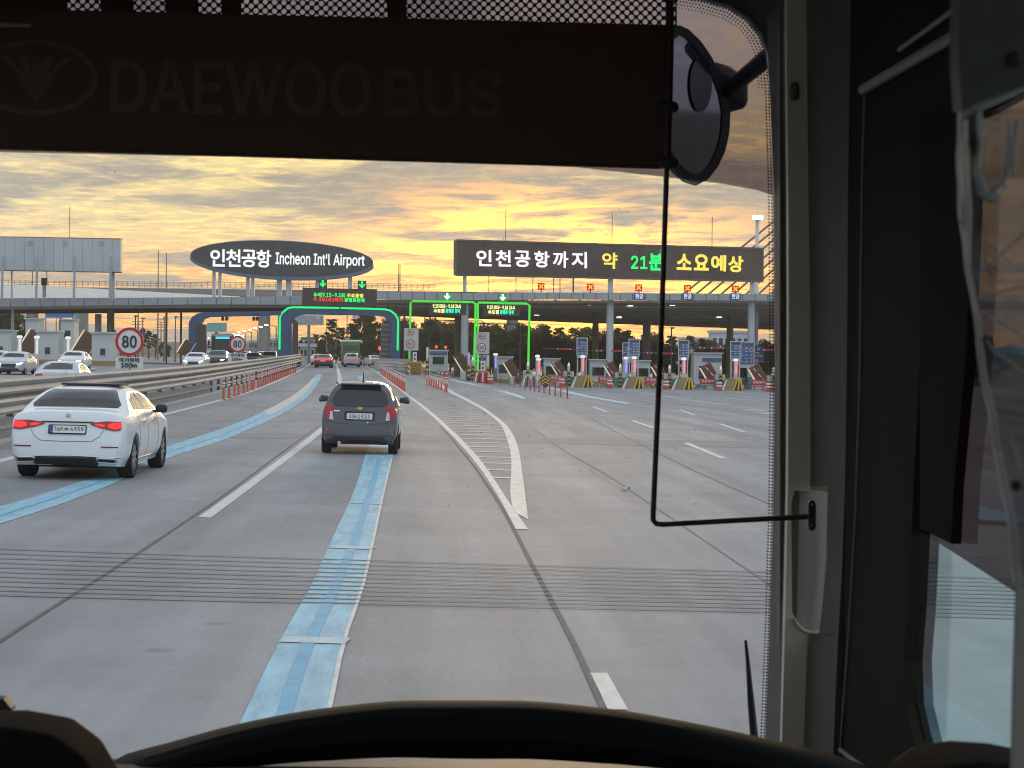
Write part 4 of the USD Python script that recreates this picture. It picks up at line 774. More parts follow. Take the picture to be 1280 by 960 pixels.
# the striped cushions of the open lanes
Y = 190; p = foot(517, Y); t = Thing('crash_cushion', 'orange crash cushion with black and yellow chevrons in front of the first 50 panel', 'crash cushion', p)
t.add('body', rbox((0, .8, .62), (1.55, 1.5, 1.24), .08), mat('cushion_orange', (.50, .20, .03), .5), smooth=40)
t.add('chevron', frame(ext(shapely.union_all([Polygon([(-.7, q), (0, q + .55), (.7, q), (.7, q + .13), (0, q + .68), (-.7, q + .13)]) for q in np.arange(-.5, 1.1, .26)]).intersection(sbox(-.66, .1, .66, 1.1)), .03), (0, .03, 0), *XZ), M_BLACK)
t.add('plate', bb(-.68, .68, .035, .06, .12, 1.12), M_YEL)
Y = 193; p = foot(682, Y); t = Thing('chevron_disc', 'round black and yellow chevron disc on the nose of the third island', 'warning sign', p)
g = disc(0, .72, .55, 12); t.add('disc', frame(ext(g, .08), (0, .02, 0), *XZ), M_BLACK)
t.add('chevron', frame(ext(shapely.union_all([Polygon([(-.6, .2 + q), (0, .62 + q), (.6, .2 + q), (.6, .34 + q), (0, .76 + q), (-.6, .34 + q)]) for q in (-.12, .18, .48)]).intersection(g.buffer(-.04)), .03), (0, -.06, 0), *XZ), M_YEL)
t.add('foot', bb(-.2, .2, .05, .35, 0, .3), M_BLACK)
for k, px in enumerate((604, 664)):
    p = foot(px, 192 + k); t = Thing('striped_nose', ('red and white striped rounded nose below the second 50 panel', 'pale striped rounded nose left of the chevron disc')[k], 'crash cushion', p)
    t.add('body', hull([((-.7, .7, .05), .35), ((.6, .7, .05), .35), ((-.4, 1.0, .95), .25), ((.4, 1.0, .95), .25)], 14), (M_DRUM, M_ISL)[k], smooth=40)
    for q in range(5): t.add('stripe', tube([(-.75 + q * .36, .28, .1), (-.55 + q * .28, .62, 1.02)], .07, 6), M_SIGNW if q % 2 == 0 else M_BLACK)
for k, (px, Y, h, L) in enumerate(((518.5, 194, 1.55, 'narrow white post with vertical lettering below the first 50 panel'), (603.5, 194.5, 1.55, 'narrow white post with vertical lettering below the second 50 panel'), (557, 216, 1.75, 'narrow white post standing beyond the guard rail between the green frames'))):
    p = foot(px, Y); t = Thing('lane_post', L, 'sign post', p); t.add('plate', bb(-.2, .2, 0, .1, .5, h + .6), M_SIGNW); t.add('stem', bb(-.12, .12, .02, .12, 0, .5), M_CAB)
    for q in range(4): t.add('mark', bb(-.07, .07, -.015, 0, h * .4 + q * .38, h * .4 + q * .38 + .22), M_INK)
for k, (px, Y) in enumerate(((534, 197), (610, 197.5), (586, 198))):
    p = foot(px, Y); t = Thing('hazard_post', f'yellow and black banded post with pale top at an open lane, {ORD[k]} of three', 'post', p)
    for q in range(6): t.add('band', cyl((0, 0, .2 + q * .25), .25, .14, n=12), M_YEL if q % 2 else M_BLACK, smooth=40)
    t.add('top', cyl((0, 0, 1.7), 1.1, .12, n=12), M_SIGNW, smooth=40); t.add('foot', cyl((0, 0, 0), .2, .2, n=12), M_BLACK)
# guard rails of the open lanes
for k, (a, b) in enumerate((((549, 455.5), (592, 472)), ((621, 463), (655, 474)), ((497, 455), (512, 470)))):
    p, q = P(*a), P(*b); t = Thing('guard_rail', ('pale guard rail between the two green frames', 'pale guard rail right of the second green frame', 'short grey guard rail beside the right foot of the blue arch')[k], 'guard rail', tuple(p))
    for z in (.35, .78): t.add('rail', tube([p + [0, 0, z], q + [0, 0, z]], .09, 8), M_CAB, world=True)
    for f_ in np.linspace(0, 1, 5): r_ = p + (q - p) * f_; t.add('post', bx((r_[0], r_[1] + .12, G(r_[0], r_[1]) + .45), (.1, .1, .9)), M_PALE, world=True)
for k, (px, Y, w, h) in enumerate(((490, 199, 3.6, 1.25), (503, 198, 1.2, .9))):
    p = foot(px, Y); t = Thing('concrete_block', ('grey slatted concrete block at the right foot of the blue arch', 'small grey block beside the orange crash cushion')[k], 'barrier', p); t.add('block', rbox((0, .5, h / 2), (w, 1, h), .05), M_ISL)
    for q in range(3): t.add('slat', bb(-w * .4, w * .2, -.03, .0, .25 + q * .3, .37 + q * .3), M_CAB)
# beacons, red lamps
for px, py, Y, L in ((367, 431, 215, 'red signal lamp on a short post left of the highway lanes'), (475, 435.5, 215, 'red signal lamp on a short post right of the highway lanes')):
    p = foot(px, Y); q = at(px, py, Y); t = Thing('red_beacon', L, 'signal', p); t.add('post', cyl((0, 0, 0), q[2] - p[2], .09, n=8), M_POLE); t.add('lamp', hull([(q - p, .22)], 12), glow('beacon_red', (1, .07, .04), 1.6), smooth=True); t.add('hood', bx(q - p + [0, .2, .05], (.6, .1, .75)), M_BLACK)
for px, py in ((575.5 - 24, 433.5), (563, 434)):
    p = foot(px - 6, 222); q = at(px - 6, py, 222); t = Thing('red_beacon', f'small red lamp above the open lanes, {"left" if px < 560 else "right"} of the pair', 'signal', p); t.add('post', cyl((0, 0, 0), q[2] - p[2], .06, n=8), M_POLE); t.add('lamp', hull([(q - p, .17)], 12), MATS['beacon_red'], smooth=True)

# ------------------------------------------------------------------ far signs, poles, lamps, bridge
def far_sign(label, x0, x1, y0, y1, Y, m, post, cat_='road sign', marks=()):
    p = foot(post, Y); t = Thing('direction_sign', label, cat_, p); t.add('panel', slab([(x0, y0), (x1, y0), (x1, y1), (x0, y1)], Y, .25), m, world=True)
    w = (x1 - x0) / sc(Y); t.add('border', slab([(x0 + .4, y1 - 1.1), (x1 - .4, y1 - 1.1), (x1 - .4, y1 - .6), (x0 + .4, y1 - .6)], Y - .04, .03), M_SIGNW, world=True)
    a = at(post, y1, Y); t.add('post', cyl(p + [0, .3, 0], a[2] - p[2], .22, n=10), M_POLE, world=True, smooth=40)
    for q in marks: t.add('mark', slab([(q[0], q[2]), (q[1], q[2]), (q[1], q[3]), (q[0], q[3])], Y - .05, .04), M_SIGNW, world=True)
far_sign('pale green direction sign on a single post over the oncoming lanes', 258.5, 283.5, 403.5, 415, 300, mat('sign_green_pale', (.20, .42, .38), .5), 270)
far_sign('large grey back of a road sign on a post seen through the blue arch', 368, 404.5, 394, 406.5, 290, M_FASC, 385.5)
far_sign('distant green road sign low beside the trees beyond the arch', 376, 393, 421.5, 426, 330, mat('sign_green', (.02, .22, .12), .5), 391)
far_sign('wide blue billboard with a pale swoosh above the left toll lanes', 56.5, 93, 386, 397.3, 250, mat('billboard_blue', (.06, .25, .55), .4), 75, 'billboard', ((60, 74, 389.5, 391.5), (78, 90, 388, 390.5)))
far_sign('blue direction sign with white marks behind the rightmost roof column', 931, 955, 432, 453, 235, mat('sign_blue_far', (.08, .13, .36), .5), 943, 'road sign', ((946, 950, 434.5, 438), (944.5, 949, 440, 442.2), (944, 953, 444, 445.6), (944.5, 947.5, 449, 452)))
for x, y in ((368, 432),): pass
poles = [(197, 313, 371, 285), (207, 316, 371, 285), (497.3, 330, 380, 290), (499, 330, 380, 291), (169, 395, 460, 240), (172.5, 390, 458, 260), (178, 398, 456, 270), (205, 398, 455, 262), (219, 396, 452, 262), (433.5, 392, 452, 300), (420, 400, 452, 315), (408, 399, 450, 340), (552, 405, 452, 245), (839, 410, 470, 240), (650, 408, 468, 232), (536, 408, 455, 250), (605, 404, 465, 230), (70, 396, 455, 300), (57, 392, 455, 310)]
for k, (px, y0, y1, Y) in enumerate(poles):
    p = foot(px, Y); q = at(px, y0, Y); tl = px in (197, 207, 497.3, 499)
    L = 'slim tall mast against the sunset sky, {} from the left'.format(('first', 'second', 'third', 'fourth')[(197, 207, 497.3, 499).index(px)]) if tl else 'thin grey pole among the columns and trees behind the toll lanes'
    t = Thing('mast' if tl else 'pole', L, 'mast' if tl else 'pole', p, group=None if tl else 'thin poles behind the toll lanes'); h = q[2] - p[2]
    t.add('shaft', cyl((0, 0, 0), h, .13, .06, 8), M_POLE)
    if px in (552, 650, 605): t.add('arm', tube([(0, 0, h), (.3 * (1 if px == 552 else -1), 0, h + .25), (2.2 * (1 if px == 552 else -1) * (.6 if px == 552 else 2.5), 0, h + .3)], .07, 6), M_POLE)
    elif not tl: t.add('fitting', bx((.1, -.05, h), (.5, .2, .18)), M_POLE)
# wires and a pylon on the left, behind the 80 sign
for k, (px, top) in enumerate(((172, 398), (185, 412), (201, 402), (205, 395))):
    Y = 420 + 25 * k; p = foot(px, Y); h = at(px, top, Y)[2] - p[2]; t = Thing('utility_pole', f'distant power line pole with cross arms left of the arches, {ORD[k]} from the left', 'pole', p)
    t.add('shaft', cyl((0, 0, 0), h, .18, .12, 8), M_POLE)
    for z in (.92, .84, .76): t.add('cross_arm', bx((0, 0, h * z), (2.6, .14, .14)), M_POLE)
# row of street lamps curving away
for k in range(13):
    f_ = k / 12; px = 262 + 83 * f_ ** 1.15; py = 424 - 16 * f_ ** 1.4; Y = 560 - 300 * f_
    p = foot(px, Y); q = at(px, py, Y) - p; t = Thing('street_lamp', 'thin street lamp with lit head in the row along the oncoming lanes', 'street lamp', p, group='street lamps along the oncoming lanes')
    t.add('pole', cyl((0, 0, 0), q[2], .11, .07, 8), M_POLE); t.add('arm', tube([(0, 0, q[2] - .1), (-.6, 0, q[2] + .15), (-1.2, 0, q[2] + .2)], .05, 6), M_POLE); t.add('lamp_head', hull([((-1.1, 0, q[2] + .15), .10), ((-1.5, 0, q[2] + .17), .08)], 8), G_LAMP)
p = foot(944.5, 236); q = at(944, 273.5, 236); t = Thing('high_mast', 'tall pale mast with a bright floodlight cluster above the right board', 'lamp', p); h = q[2] - p[2]
t.add('shaft', cyl((0, 0, 0), h - .3, .32, .2, 12), M_SIGNW, smooth=40); t.add('ring', cyl((0, 0, h - .25), .18, .6, n=16), M_CAB); t.add('spike', cyl((0, 0, h), .9, .04, n=6), M_POLE)
for s in (-1, 0, 1): t.add('floodlight', rbox((s * .42, -.4, h + .12), (.38, .25, .42), .06), glow('flood', (.93, 1, .97), 14.))
# cable stayed bridge far right
Yc = 620; top = at(1085, 170, Yc); deckz = at(950, 374, Yc)[2]; p = foot(1085, Yc); t = Thing('cable_bridge', 'distant cable stayed bridge, its fan of cables crossing the sunset at right', 'bridge', p)
t.add('pylon', tube([p - [9, 0, 0], top], [2.2, 1.2], 8), M_CONC, world=True); t.add('pylon', tube([p + [9, 0, 0], top], [2.2, 1.2], 8), M_CONC, world=True)
a, b = at(800, 372, Yc), at(1400, 380, Yc); t.add('deck', bb(a[0] + 8, b[0], Yc - 6, Yc + 6, deckz - 2.2, deckz), M_CONC, world=True)
for k in range(15):
    x = 846 + k * 15.5; f_ = k / 14; t.add('cable', tube([[at(x, 372, Yc)[0], Yc - 5, deckz], top - [0, 0, 3 + 34 * f_]], .34, 5), M_DARKST, world=True)
    t.add('cable', tube([[top[0] * 2 - at(x, 372, Yc)[0], Yc - 5, deckz], top - [0, 0, 3 + 34 * f_]], .14, 5), M_DARKST, world=True)
# buildings far off
def building(label, x0, x1, y0, Y, col, rows, cols):
    p = foot((x0 + x1) / 2, Y); w = (x1 - x0) / sc(Y); h = at((x0 + x1) / 2, y0, Y)[2] - p[2]; t = Thing('building', label, 'building', p)
    t.add('wall', bb(-w / 2, w / 2, 0, w * .6, -.5, h), mat('wall_' + str(int(x0)), col, .8, noise=(.1, .9, 1.05))); t.add('roof', bb(-w / 2 - .3, w / 2 + .3, -.3, w * .6 + .3, h, h + .5), M_PALE)
    for r_ in range(rows):
        for c in range(cols): x = -w / 2 + (c + .5) * w / cols; z = h * (r_ + .6) / (rows + .3); t.add('window', bb(x - w / cols * .3, x + w / cols * .3, -.05, 0, z, z + h / rows * .35), M_GLASS)
building('large pale blue and white building behind the trees at right', 889, 936, 416, 420, (.52, .56, .62), 2, 6)
building('long low grey building in the hazy distance at right', 850, 888, 424, 520, (.34, .36, .40), 2, 6)
building('low pale building beyond the oncoming cars, left of the street lamps', 258, 285, 430, 420, (.40, .45, .52), 2, 4)
building('boxy blue grey building beyond the oncoming cars, nearer the arch', 327, 348, 425.5, 420, (.24, .27, .33), 2, 3)
building('small blue grey building between the lamp posts in the distance', 311, 323, 428, 450, (.24, .27, .32), 2, 2)
building('white boxy building seen low beyond the red signal lamp', 375, 393, 433.5, 300, (.45, .45, .43), 1, 4)

# ------------------------------------------------------------------ trees
def leaves(centres, n, size, seed, flat=.8):
    r = np.random.RandomState(seed); c = centres[r.randint(0, len(centres), n)]
    d = r.normal(size=(n, 3)); d /= np.linalg.norm(d, axis=1, keepdims=True); q = c[:, :3] + d * (r.rand(n, 1) ** .45) * c[:, 3:4] * [1, 1, flat]
    a = r.normal(size=(n, 3)); a /= np.linalg.norm(a, axis=1, keepdims=True); b = np.cross(a, r.normal(size=(n, 3))); b /= np.linalg.norm(b, axis=1, keepdims=True)
    s = size * (.6 + .8 * r.rand(n, 1)); v = np.stack([q - a * s, q + b * s * .6, q + a * s, q - b * s * .6], 1).reshape(-1, 3); i = np.arange(n)[:, None] * 4
    return trimesh.Trimesh(v, np.vstack([i + [0, 1, 2], i + [0, 2, 3]]), process=False)
def leaf_mat(name, col):
    if name not in MATS:
        MATS[name] = usdkit.material(stage, '/World/Looks/' + name, {"o": ("object_info", {}), "g": ("geometry", {}), "n": ("noise_texture", {"scale": .7, "detail": 3}), "r": ("rgb_ramp", {"ramp": [(.25, tuple(c * .55 for c in col)), (.75, tuple(c * 1.5 for c in col))]}),
            "d": ("diffuse_bsdf", {}), "t": ("translucent_bsdf", {}), "m": ("mix_closure", {"fac": .3})}, [("g.position", "n.vector"), ("n.fac", "r.fac"), ("r.color", "d.color"), ("r.color", "t.color"), ("d.BSDF", "m.closure1"), ("t.BSDF", "m.closure2")], surface="m.closure")
    return MATS[name]
M_BARK = mat('bark', (.075, .055, .04), .9, noise=(3, .6, 1.3))
def tree(label, p, kind, seed, group, s=1.):
    r = np.random.RandomState(seed); t = Thing(('broad_tree', 'pine_tree', 'bushy_tree')[kind], label, 'tree', p, group=group, s=s)
    H = (8.0, 9.0, 5.0)[kind]; t.add('trunk', tube([(0, 0, -.3), (.1, .05, H * .3), (-.05, .1, H * .6), (.1, 0, H * .85)], [.24, .19, .13, .05], 8), M_BARK, smooth=40); cs = []
    n = (26, 22, 16)[kind]
    for k in range(n):
        f_ = k / (n - 1); z = H * ((.25 + .72 * f_) if kind != 1 else (.45 + .53 * f_)); R = ((2.6 * math.sin(math.pi * (.15 + .8 * f_)) + .3), 2.3 * (1.02 - f_) + .45, 2.3 * math.sin(math.pi * (.25 + .68 * f_)))[kind]
        a = k * 2.4 + r.rand(); q = r.uniform(.45, 1.) * R; e = V([math.cos(a) * q, math.sin(a) * q, z]); cs.append([*e, (.95, .62, .85)[kind] * r.uniform(.7, 1.2)])
        if k % 3 == 0: t.add('limb', tube([(0, 0, z - .6 * q), e * [.5, .5, 1] - [0, 0, .25 * q], e], [.09, .06, .02], 5), M_BARK)
    t.add('crown', leaves(V(cs), (3600, 3000, 2600)[kind], (.20, .17, .18)[kind], seed, (.75, .45, .8)[kind]), leaf_mat(('leaf_broad', 'leaf_pine', 'leaf_bush')[kind], ((.105, .110, .050), (.075, .090, .048), (.10, .108, .052))[kind])); return t
GR = 'trees in the dark belt behind the toll plaza'
LT = ['dark broad tree in the belt behind the toll plaza', 'dark pine in the belt behind the toll plaza', 'low bushy tree in the belt behind the toll plaza']
PROTO = [[tree(LT[k], foot(x, Y), k, 3 + 7 * k + x, GR, s) for x, Y, s in q] for k, q in enumerate((((455, 318, 1.0), (655, 300, .95), (538, 322, .98)), ((415, 330, .8), (770, 335, .9)), ((700, 292, 1.05), (905, 300, .95))))]
rnd = random.Random(11)
def plant(kind, px, top, Y):
    p = foot(px, Y); H = (8.3, 9.2, 5.2)[kind]; h = at(px, top, Y)[2] - p[2]; rnd_ = rnd.choice(PROTO[kind]); rnd_.copy(LT[kind], p, rnd.uniform(0, 6.3), max(h / H, .35), GR)
for px in range(398, 1240, 17):
    tp = np.interp(px, [396, 420, 450, 480, 520, 560, 640, 740, 800, 850, 900, 960, 1040], [421, 414, 405, 399, 400, 402, 404, 408, 414, 419, 426, 424, 418])
    plant(rnd.choice([0, 0, 1]), px + rnd.uniform(-5, 5), tp + rnd.uniform(-2, 4), rnd.uniform(325, 350)); plant(rnd.choice([0, 2, 2]), px + 8 + rnd.uniform(-5, 5), tp + rnd.uniform(10, 20), rnd.uniform(290, 312))
for px, tp, Y, k in ((376, 424, 360, 1), (386, 420, 355, 1), (394, 417, 350, 1), (-8, 386, 270, 0), (8, 388, 275, 0), (24, 392, 280, 0), (38, 402, 285, 0), (52, 417, 290, 2), (66, 424, 295, 2), (82, 420, 300, 2), (98, 425, 300, 2), (142, 412, 330, 1), (178, 410, 330, 1), (186, 413, 335, 1), (194, 417, 340, 1), (160, 418, 335, 2), (205, 428, 345, 2), (120, 422, 330, 2), (-30, 385, 270, 0), (15, 420, 262, 2), (50, 432, 265, 2), (75, 436, 265, 2)): plant(k, px, tp, Y)
hills = []
for k in range(60):
    a = math.radians(-60 + 2.1 * k); hills.append((1020 * math.sin(a), 1020 * math.cos(a), 5 + 11 * float(meshkit.fbm(V([k * .17, 1.3, 0.])))))
hv = V([[(x, y, -2), (x * 1.02, y * 1.02, z * .75), (x * 1.08, y * 1.08, z), (x * 1.25, y * 1.25, -2)] for x, y, z in hills]); setting('hills', grid(hv), mat('hill_green', (.06, .07, .05), .95), smooth=True)

# ------------------------------------------------------------------ the evening air
air = usdkit.material(stage, '/World/Looks/haze', {"v": ("principled_volume", {"color": (1., .97, .93), "density": .00022, "anisotropy": .6})}, [], volume="v.volume")
setting('haze', bb(-1400, 1400, -230, 1450, -4.5, 85), air, 'stuff')

# ------------------------------------------------------------------ vehicles
M_TYRE = mat('tyre', (.018, .018, .018), .85)
M_RIM = mat('rim_grey', (.30, .30, .31), .35, .7)
M_TRIM = mat('trim_black', (.018, .018, .02), .45)
M_CHROME = mat('chrome', (.75, .75, .76), .15, 1.)
M_UNDER = mat('underbody', (.012, .012, .012), .9)
G_TAIL = glow('tail_red', (1., .025, .03), 1.1)
M_TAILDIM = mat('tail_lens', (.30, .012, .018), .2, coat=.6)
G_HEAD = glow('headlight', (1., .98, .93), 3.5)
M_PLATE = mat('plate_white', (.74, .75, .75), .45)
def paintmat(name, c, metal=.2): return mat('paint_' + name, c, .32, metal, coat=.8, coat_roughness=.04)
def pchip(t, y): return PchipInterpolator(*zip(*t))(y)
def body(L, top, bot, plan, belt, roofw, n=46):
    """Car shell: rear bumper at y = 0, nose at y = L; top, bottom and half width along y; sides lean in above the belt."""
    s = np.linspace(0, 1, n); ys = L * (s - .14 * np.sin(2 * np.pi * s) * (.9)); ys[0], ys[-1] = 0, L
    ys = np.unique(np.r_[ys, .02, .05, .09, .13, .18, L - .03, L - .08, L - .15])
    T, B, W = pchip(top, ys), pchip(bot, ys), pchip(plan, ys); zr = max(q for _, q in top); rings = []
    for y, t, b, w in zip(ys, T, B, W):
        r = min(.13, (t - b) * .33); sh = lambda z: w * pchip([(0, .80), (.24, .90), (.42, .985), (.62, 1.), (belt - .08, .975), (belt, .935), (belt + (zr - belt) * .5, .935 - (.935 - roofw) * .42), (zr, roofw), (zr + .3, roofw - .2)], z)
        zs = b + (t - r - b) * np.linspace(0, 1, 16); side = [(x, z) for x, z in zip(sh(zs), zs)]
        hw = side[-1][0]; q = np.linspace(0, math.pi / 2, 9)[1:]; cap = [(hw * math.cos(a) ** .55 if a < 1.57 else 0, t - r + r * (math.sin(a) ** .9)) for a in q]
        half = side + cap; ring = [(-x, z) for x, z in half[::-1]][1:] if False else None
        full = [(x, z) for x, z in half] + [(-x, z) for x, z in half[-2::-1]]
        rings.append([(x, y, z) for x, z in full])
    A = V(rings); m = len(A[0]); v = A.reshape(-1, 3); f = []
    for i in range(len(A) - 1):
        for k in range(m):
            a, b_ = i * m + k, i * m + (k + 1) % m; f += [(a, b_, b_ + m), (a, b_ + m, a + m)]
    c0, c1 = len(v), len(v) + 1; v = np.vstack([v, A[0].mean(0), A[-1].mean(0)]); e = (len(A) - 1) * m
    f += [(c0, (k + 1) % m, k) for k in range(m)] + [(c1, e + k, e + (k + 1) % m) for k in range(m)]
    t = trimesh.Trimesh(v, f, process=False); t.merge_vertices()
    if t.volume < 0: t.invert()
    return t
def cast(m, o, d):
    """First hit of each ray from o along axis direction d on the mesh: distance, or nan."""
    a = [k for k in range(3) if d[k] == 0]; ax = [k for k in range(3) if d[k] != 0][0]; tri = m.triangles; P2 = tri[:, :, a]; n = len(o); out = np.full(n, np.nan)
    e1, e2 = P2[:, 1] - P2[:, 0], P2[:, 2] - P2[:, 0]; det = e1[:, 0] * e2[:, 1] - e1[:, 1] * e2[:, 0]
    O = o[:, a]; lo, hi = O.min(0) - .02, O.max(0) + .02
    ok = (np.abs(det) > 1e-12) & (P2.max(1) >= lo).all(1) & (P2.min(1) <= hi).all(1); tri, P2, e1, e2, det = tri[ok], P2[ok], e1[ok], e2[ok], det[ok]
    for i in range(0, n, 64):
        q = O[i:i + 64, None] - P2[None, :, 0]; u_ = (q[..., 0] * e2[:, 1] - q[..., 1] * e2[:, 0]) / det; v_ = (e1[:, 0] * q[..., 1] - e1[:, 1] * q[..., 0]) / det
        z = tri[:, 0, ax] + u_ * (tri[:, 1, ax] - tri[:, 0, ax]) + v_ * (tri[:, 2, ax] - tri[:, 0, ax])
        t = np.where((u_ >= -1e-6) & (v_ >= -1e-6) & (u_ + v_ <= 1 + 1e-6), (z - o[i:i + 64, None, ax]) * d[ax], np.inf).min(1); out[i:i + 64] = np.where(np.isinf(t), np.nan, t)
    return out
def decal(m, poly, d, off=.006, deep=.02, step=.12):
    """A patch laid on the body: the outline is drawn in (x, z) for rays along y and in (y, z) for rays along x."""
    d = V(d, float); ax = int(np.argmax(np.abs(d))); a = [k for k in range(3) if k != ax]; parts = []
    poly = poly.segmentize(step)
    for g in getattr(poly, 'geoms', [poly]):
        v, f = trimesh.creation.triangulate_polygon(g, engine='earcut')
        v3, f = trimesh.remesh.subdivide_to_size(np.c_[v, np.zeros(len(v))], f, step * 1.05, max_iter=12); mm = trimesh.Trimesh(v3, f, process=False); mm.merge_vertices(); v, f = mm.vertices[:, :2], mm.faces
        o = np.zeros((len(v), 3)); o[:, a] = v; o[:, ax] = -10 * d[ax]; t = cast(m, o, d)
        if np.isnan(t).any(): t = np.where(np.isnan(t), np.nanmax(t) if not np.isnan(t).all() else 10, t)
        out, inn = o + d * (t - off)[:, None], o + d * (t + deep)[:, None]; n = len(v)
        nz = np.cross(out[f[:, 1]] - out[f[:, 0]], out[f[:, 2]] - out[f[:, 0]]).sum(0) @ d
        if nz > 0: f = f[:, ::-1]
        e = np.vstack([f[:, [0, 1]], f[:, [1, 2]], f[:, [2, 0]]]); key = e[:, 0] * n + e[:, 1]; be = e[~np.isin(key, e[:, 1] * n + e[:, 0])]
        parts.append(trimesh.Trimesh(np.vstack([out, inn]), np.vstack([f, f[:, ::-1] + n, np.c_[be[:, 1], be[:, 0], be[:, 0] + n], np.c_[be[:, 1], be[:, 0] + n, be[:, 1] + n]]), process=False))
    return cat(parts)
def mir(poly): return affinity.scale(poly, -1, 1, origin=(0, 0))
def wheel(R=.335, w=.22):
    q = np.linspace(0, 2 * math.pi, 29)[:-1]; pr = [(R - .11, -w / 2 + .01), (R - .02, -w / 2), (R, -w / 2 + .03), (R, w / 2 - .03), (R - .02, w / 2), (R - .11, w / 2 - .01)]
    v = [(x, r * math.cos(a), r * math.sin(a)) for r, x in pr for a in q]; n = 28; f = []
    for i in range(5):
        for k in range(n): a, b = i * n + k, i * n + (k + 1) % n; f += [(a, b + n, b), (a, a + n, b + n)]
    ty = trimesh.Trimesh(v, f, process=False)
    hub = [tube([(-w / 2 + .03, 0, 0), (w / 2 - .03, 0, 0)], R - .115, 20), tube([(w / 2 - .04, 0, 0), (w / 2 - .005, 0, 0)], .05, 10)] + [bx((w / 2 - .025, 0, 0), (.03, .05, 2 * (R - .12)), rx=a) for a in np.arange(5) * math.pi / 5]
    return ty, cat(hub)
def add_wheels(t, L, W, ry, fy, R=.335, w=.22, track=None):
    ty, hub = wheel(R, w); tr = track or W / 2 - w / 2 - .02
    for y in (ry, fy):
        for s in (-1, 1):
            T = trimesh.transformations.rotation_matrix(0 if s > 0 else math.pi, [0, 0, 1]); T[:3, 3] = (s * tr, y, R); a, b = ty.copy(), hub.copy(); a.apply_transform(T); b.apply_transform(T)
            path = t.add('wheel', a, M_TYRE, smooth=50); t.add('rim', b, M_RIM, parent=path)
def arches(shell, W, ry, fy, R=.335):
    m = man(shell)
    for y in (ry, fy):
        c = manifold3d.Manifold.cylinder(W + 1, R + .055, R + .055, 28).rotate([0, 90, 0]).translate([-(W + 1) / 2, y, R])
        inner = manifold3d.Manifold.cube([W - .62, 2, 2], True).translate([0, y, R]); m = m - (c - inner)
    return tm(m)
def strip(pts, w): return LineString(pts).buffer(w / 2, cap_style=2)

# the white saloon on the left
L, W = 4.93, 1.85
shell = body(L, [(0, .44), (.03, .66), (.08, .80), (.13, .97), (.20, 1.065), (.40, 1.09), (.62, 1.11), (1.0, 1.275), (1.45, 1.41), (1.9, 1.45), (2.5, 1.445), (3.0, 1.35), (3.55, 1.07), (3.9, 1.0), (4.6, .86), (4.85, .70), (L, .50)],
             [(0, .34), (.15, .22), (1, .2), (4, .2), (4.7, .22), (L, .30)], [(0, .77), (.06, .835), (.2, .885), (.6, .915), (1.2, .925), (3.6, .925), (4.4, .89), (4.8, .78), (L, .62)], 1.0, .585)
M_WCAR = paintmat('white', (.74, .78, .80), .05)
cp = P(91, 599.5); pr_ = P(173, 601); pf_ = P(203.5, 587.5)
sed = Thing('saloon_car', 'white saloon with glowing red tail lights driving at lower left', 'car', (0, 0, 0))
c = at(81.5, 598, 31.2); c[2] = G(c[0], c[1]); sed.T = matrix(c, -math.radians(1.2), 1., math.radians(.75)); sed.prim.GetAttribute('xformOp:transform').Set(Gf.Matrix4d(*sed.T.T.ravel()))
RY, FY = .98, 3.92
sed.add('body', arches(shell, W, RY, FY), M_WCAR, smooth=34)
sed.add('underbody', bb(-.72, .72, .25, 4.6, .19, .5), M_UNDER)
D = (0, 1, 0)
sed.add('rear_window', decal(shell, Polygon([(-.66, 1.118), (.66, 1.118), (.70, 1.16), (.545, 1.36), (.49, 1.392), (-.49, 1.392), (-.545, 1.36), (-.70, 1.16)]).buffer(-.02).buffer(.02), D, .012, .02, .07), M_GLASS, smooth=40)
for s in (0, 1):
    f = (lambda p: p) if s else mir
    tl = sed.add('tail_light', decal(shell, f(Polygon([(.86, .915), (.885, .83), (.86, .785), (.72, .775), (.52, .815), (.36, .865), (.355, .895), (.60, .925)])), D, .012), M_TAILDIM, smooth=40)
    sed.add('lamp', decal(shell, f(shapely.union_all([Polygon([(.83, .905), (.845, .825), (.74, .80), (.63, .83), (.62, .87), (.70, .905)]).buffer(-.02).buffer(.02), Polygon([(.58, .87), (.57, .835), (.45, .855), (.42, .875), (.48, .885)])])), D, .020, .01), G_TAIL, parent=tl, smooth=40)
    sed.add('reflector', decal(shell, f(sbox(.54, .515, .80, .535)), D, .008), mat('reflector_red', (.22, .02, .04), .3))
    ex = f(Polygon([(.46, .335), (.50, .285), (.74, .275), (.79, .305), (.75, .345), (.52, .352)])); sed.add('exhaust_tip', decal(shell, ex, D, .008, .02, .06), M_INK)
    xz = V([ex.exterior.interpolate(q, normalized=True).coords[0] for q in np.linspace(0, 1, 25)]); yy = cast(shell, np.c_[xz[:, 0], np.full(25, -10.), xz[:, 1]], V(D, float)) - 10
    sed.add('exhaust_trim', tube(np.c_[xz[:, 0], yy - .012, xz[:, 1]], .013, 6), M_CHROME, smooth=60)
xx = np.linspace(-.84, .84, 41); zz = .372 + .012 * np.cos(xx * 3); yy = cast(shell, np.c_[xx, np.full(41, -10.), zz], V(D, float)) - 10
sed.add('chrome_strip', tube(np.c_[xx, yy - .006, zz], .012, 6), M_CHROME, smooth=60)
sed.add('diffuser', decal(shell, Polygon([(-.46, .365), (.46, .365), (.50, .27), (.46, .20), (-.46, .20), (-.50, .27)]), D, .03, .03, .07), M_TRIM)
sed.add('garnish', decal(shell, sbox(-.40, .893, .40, .912), D, .012), M_TRIM)
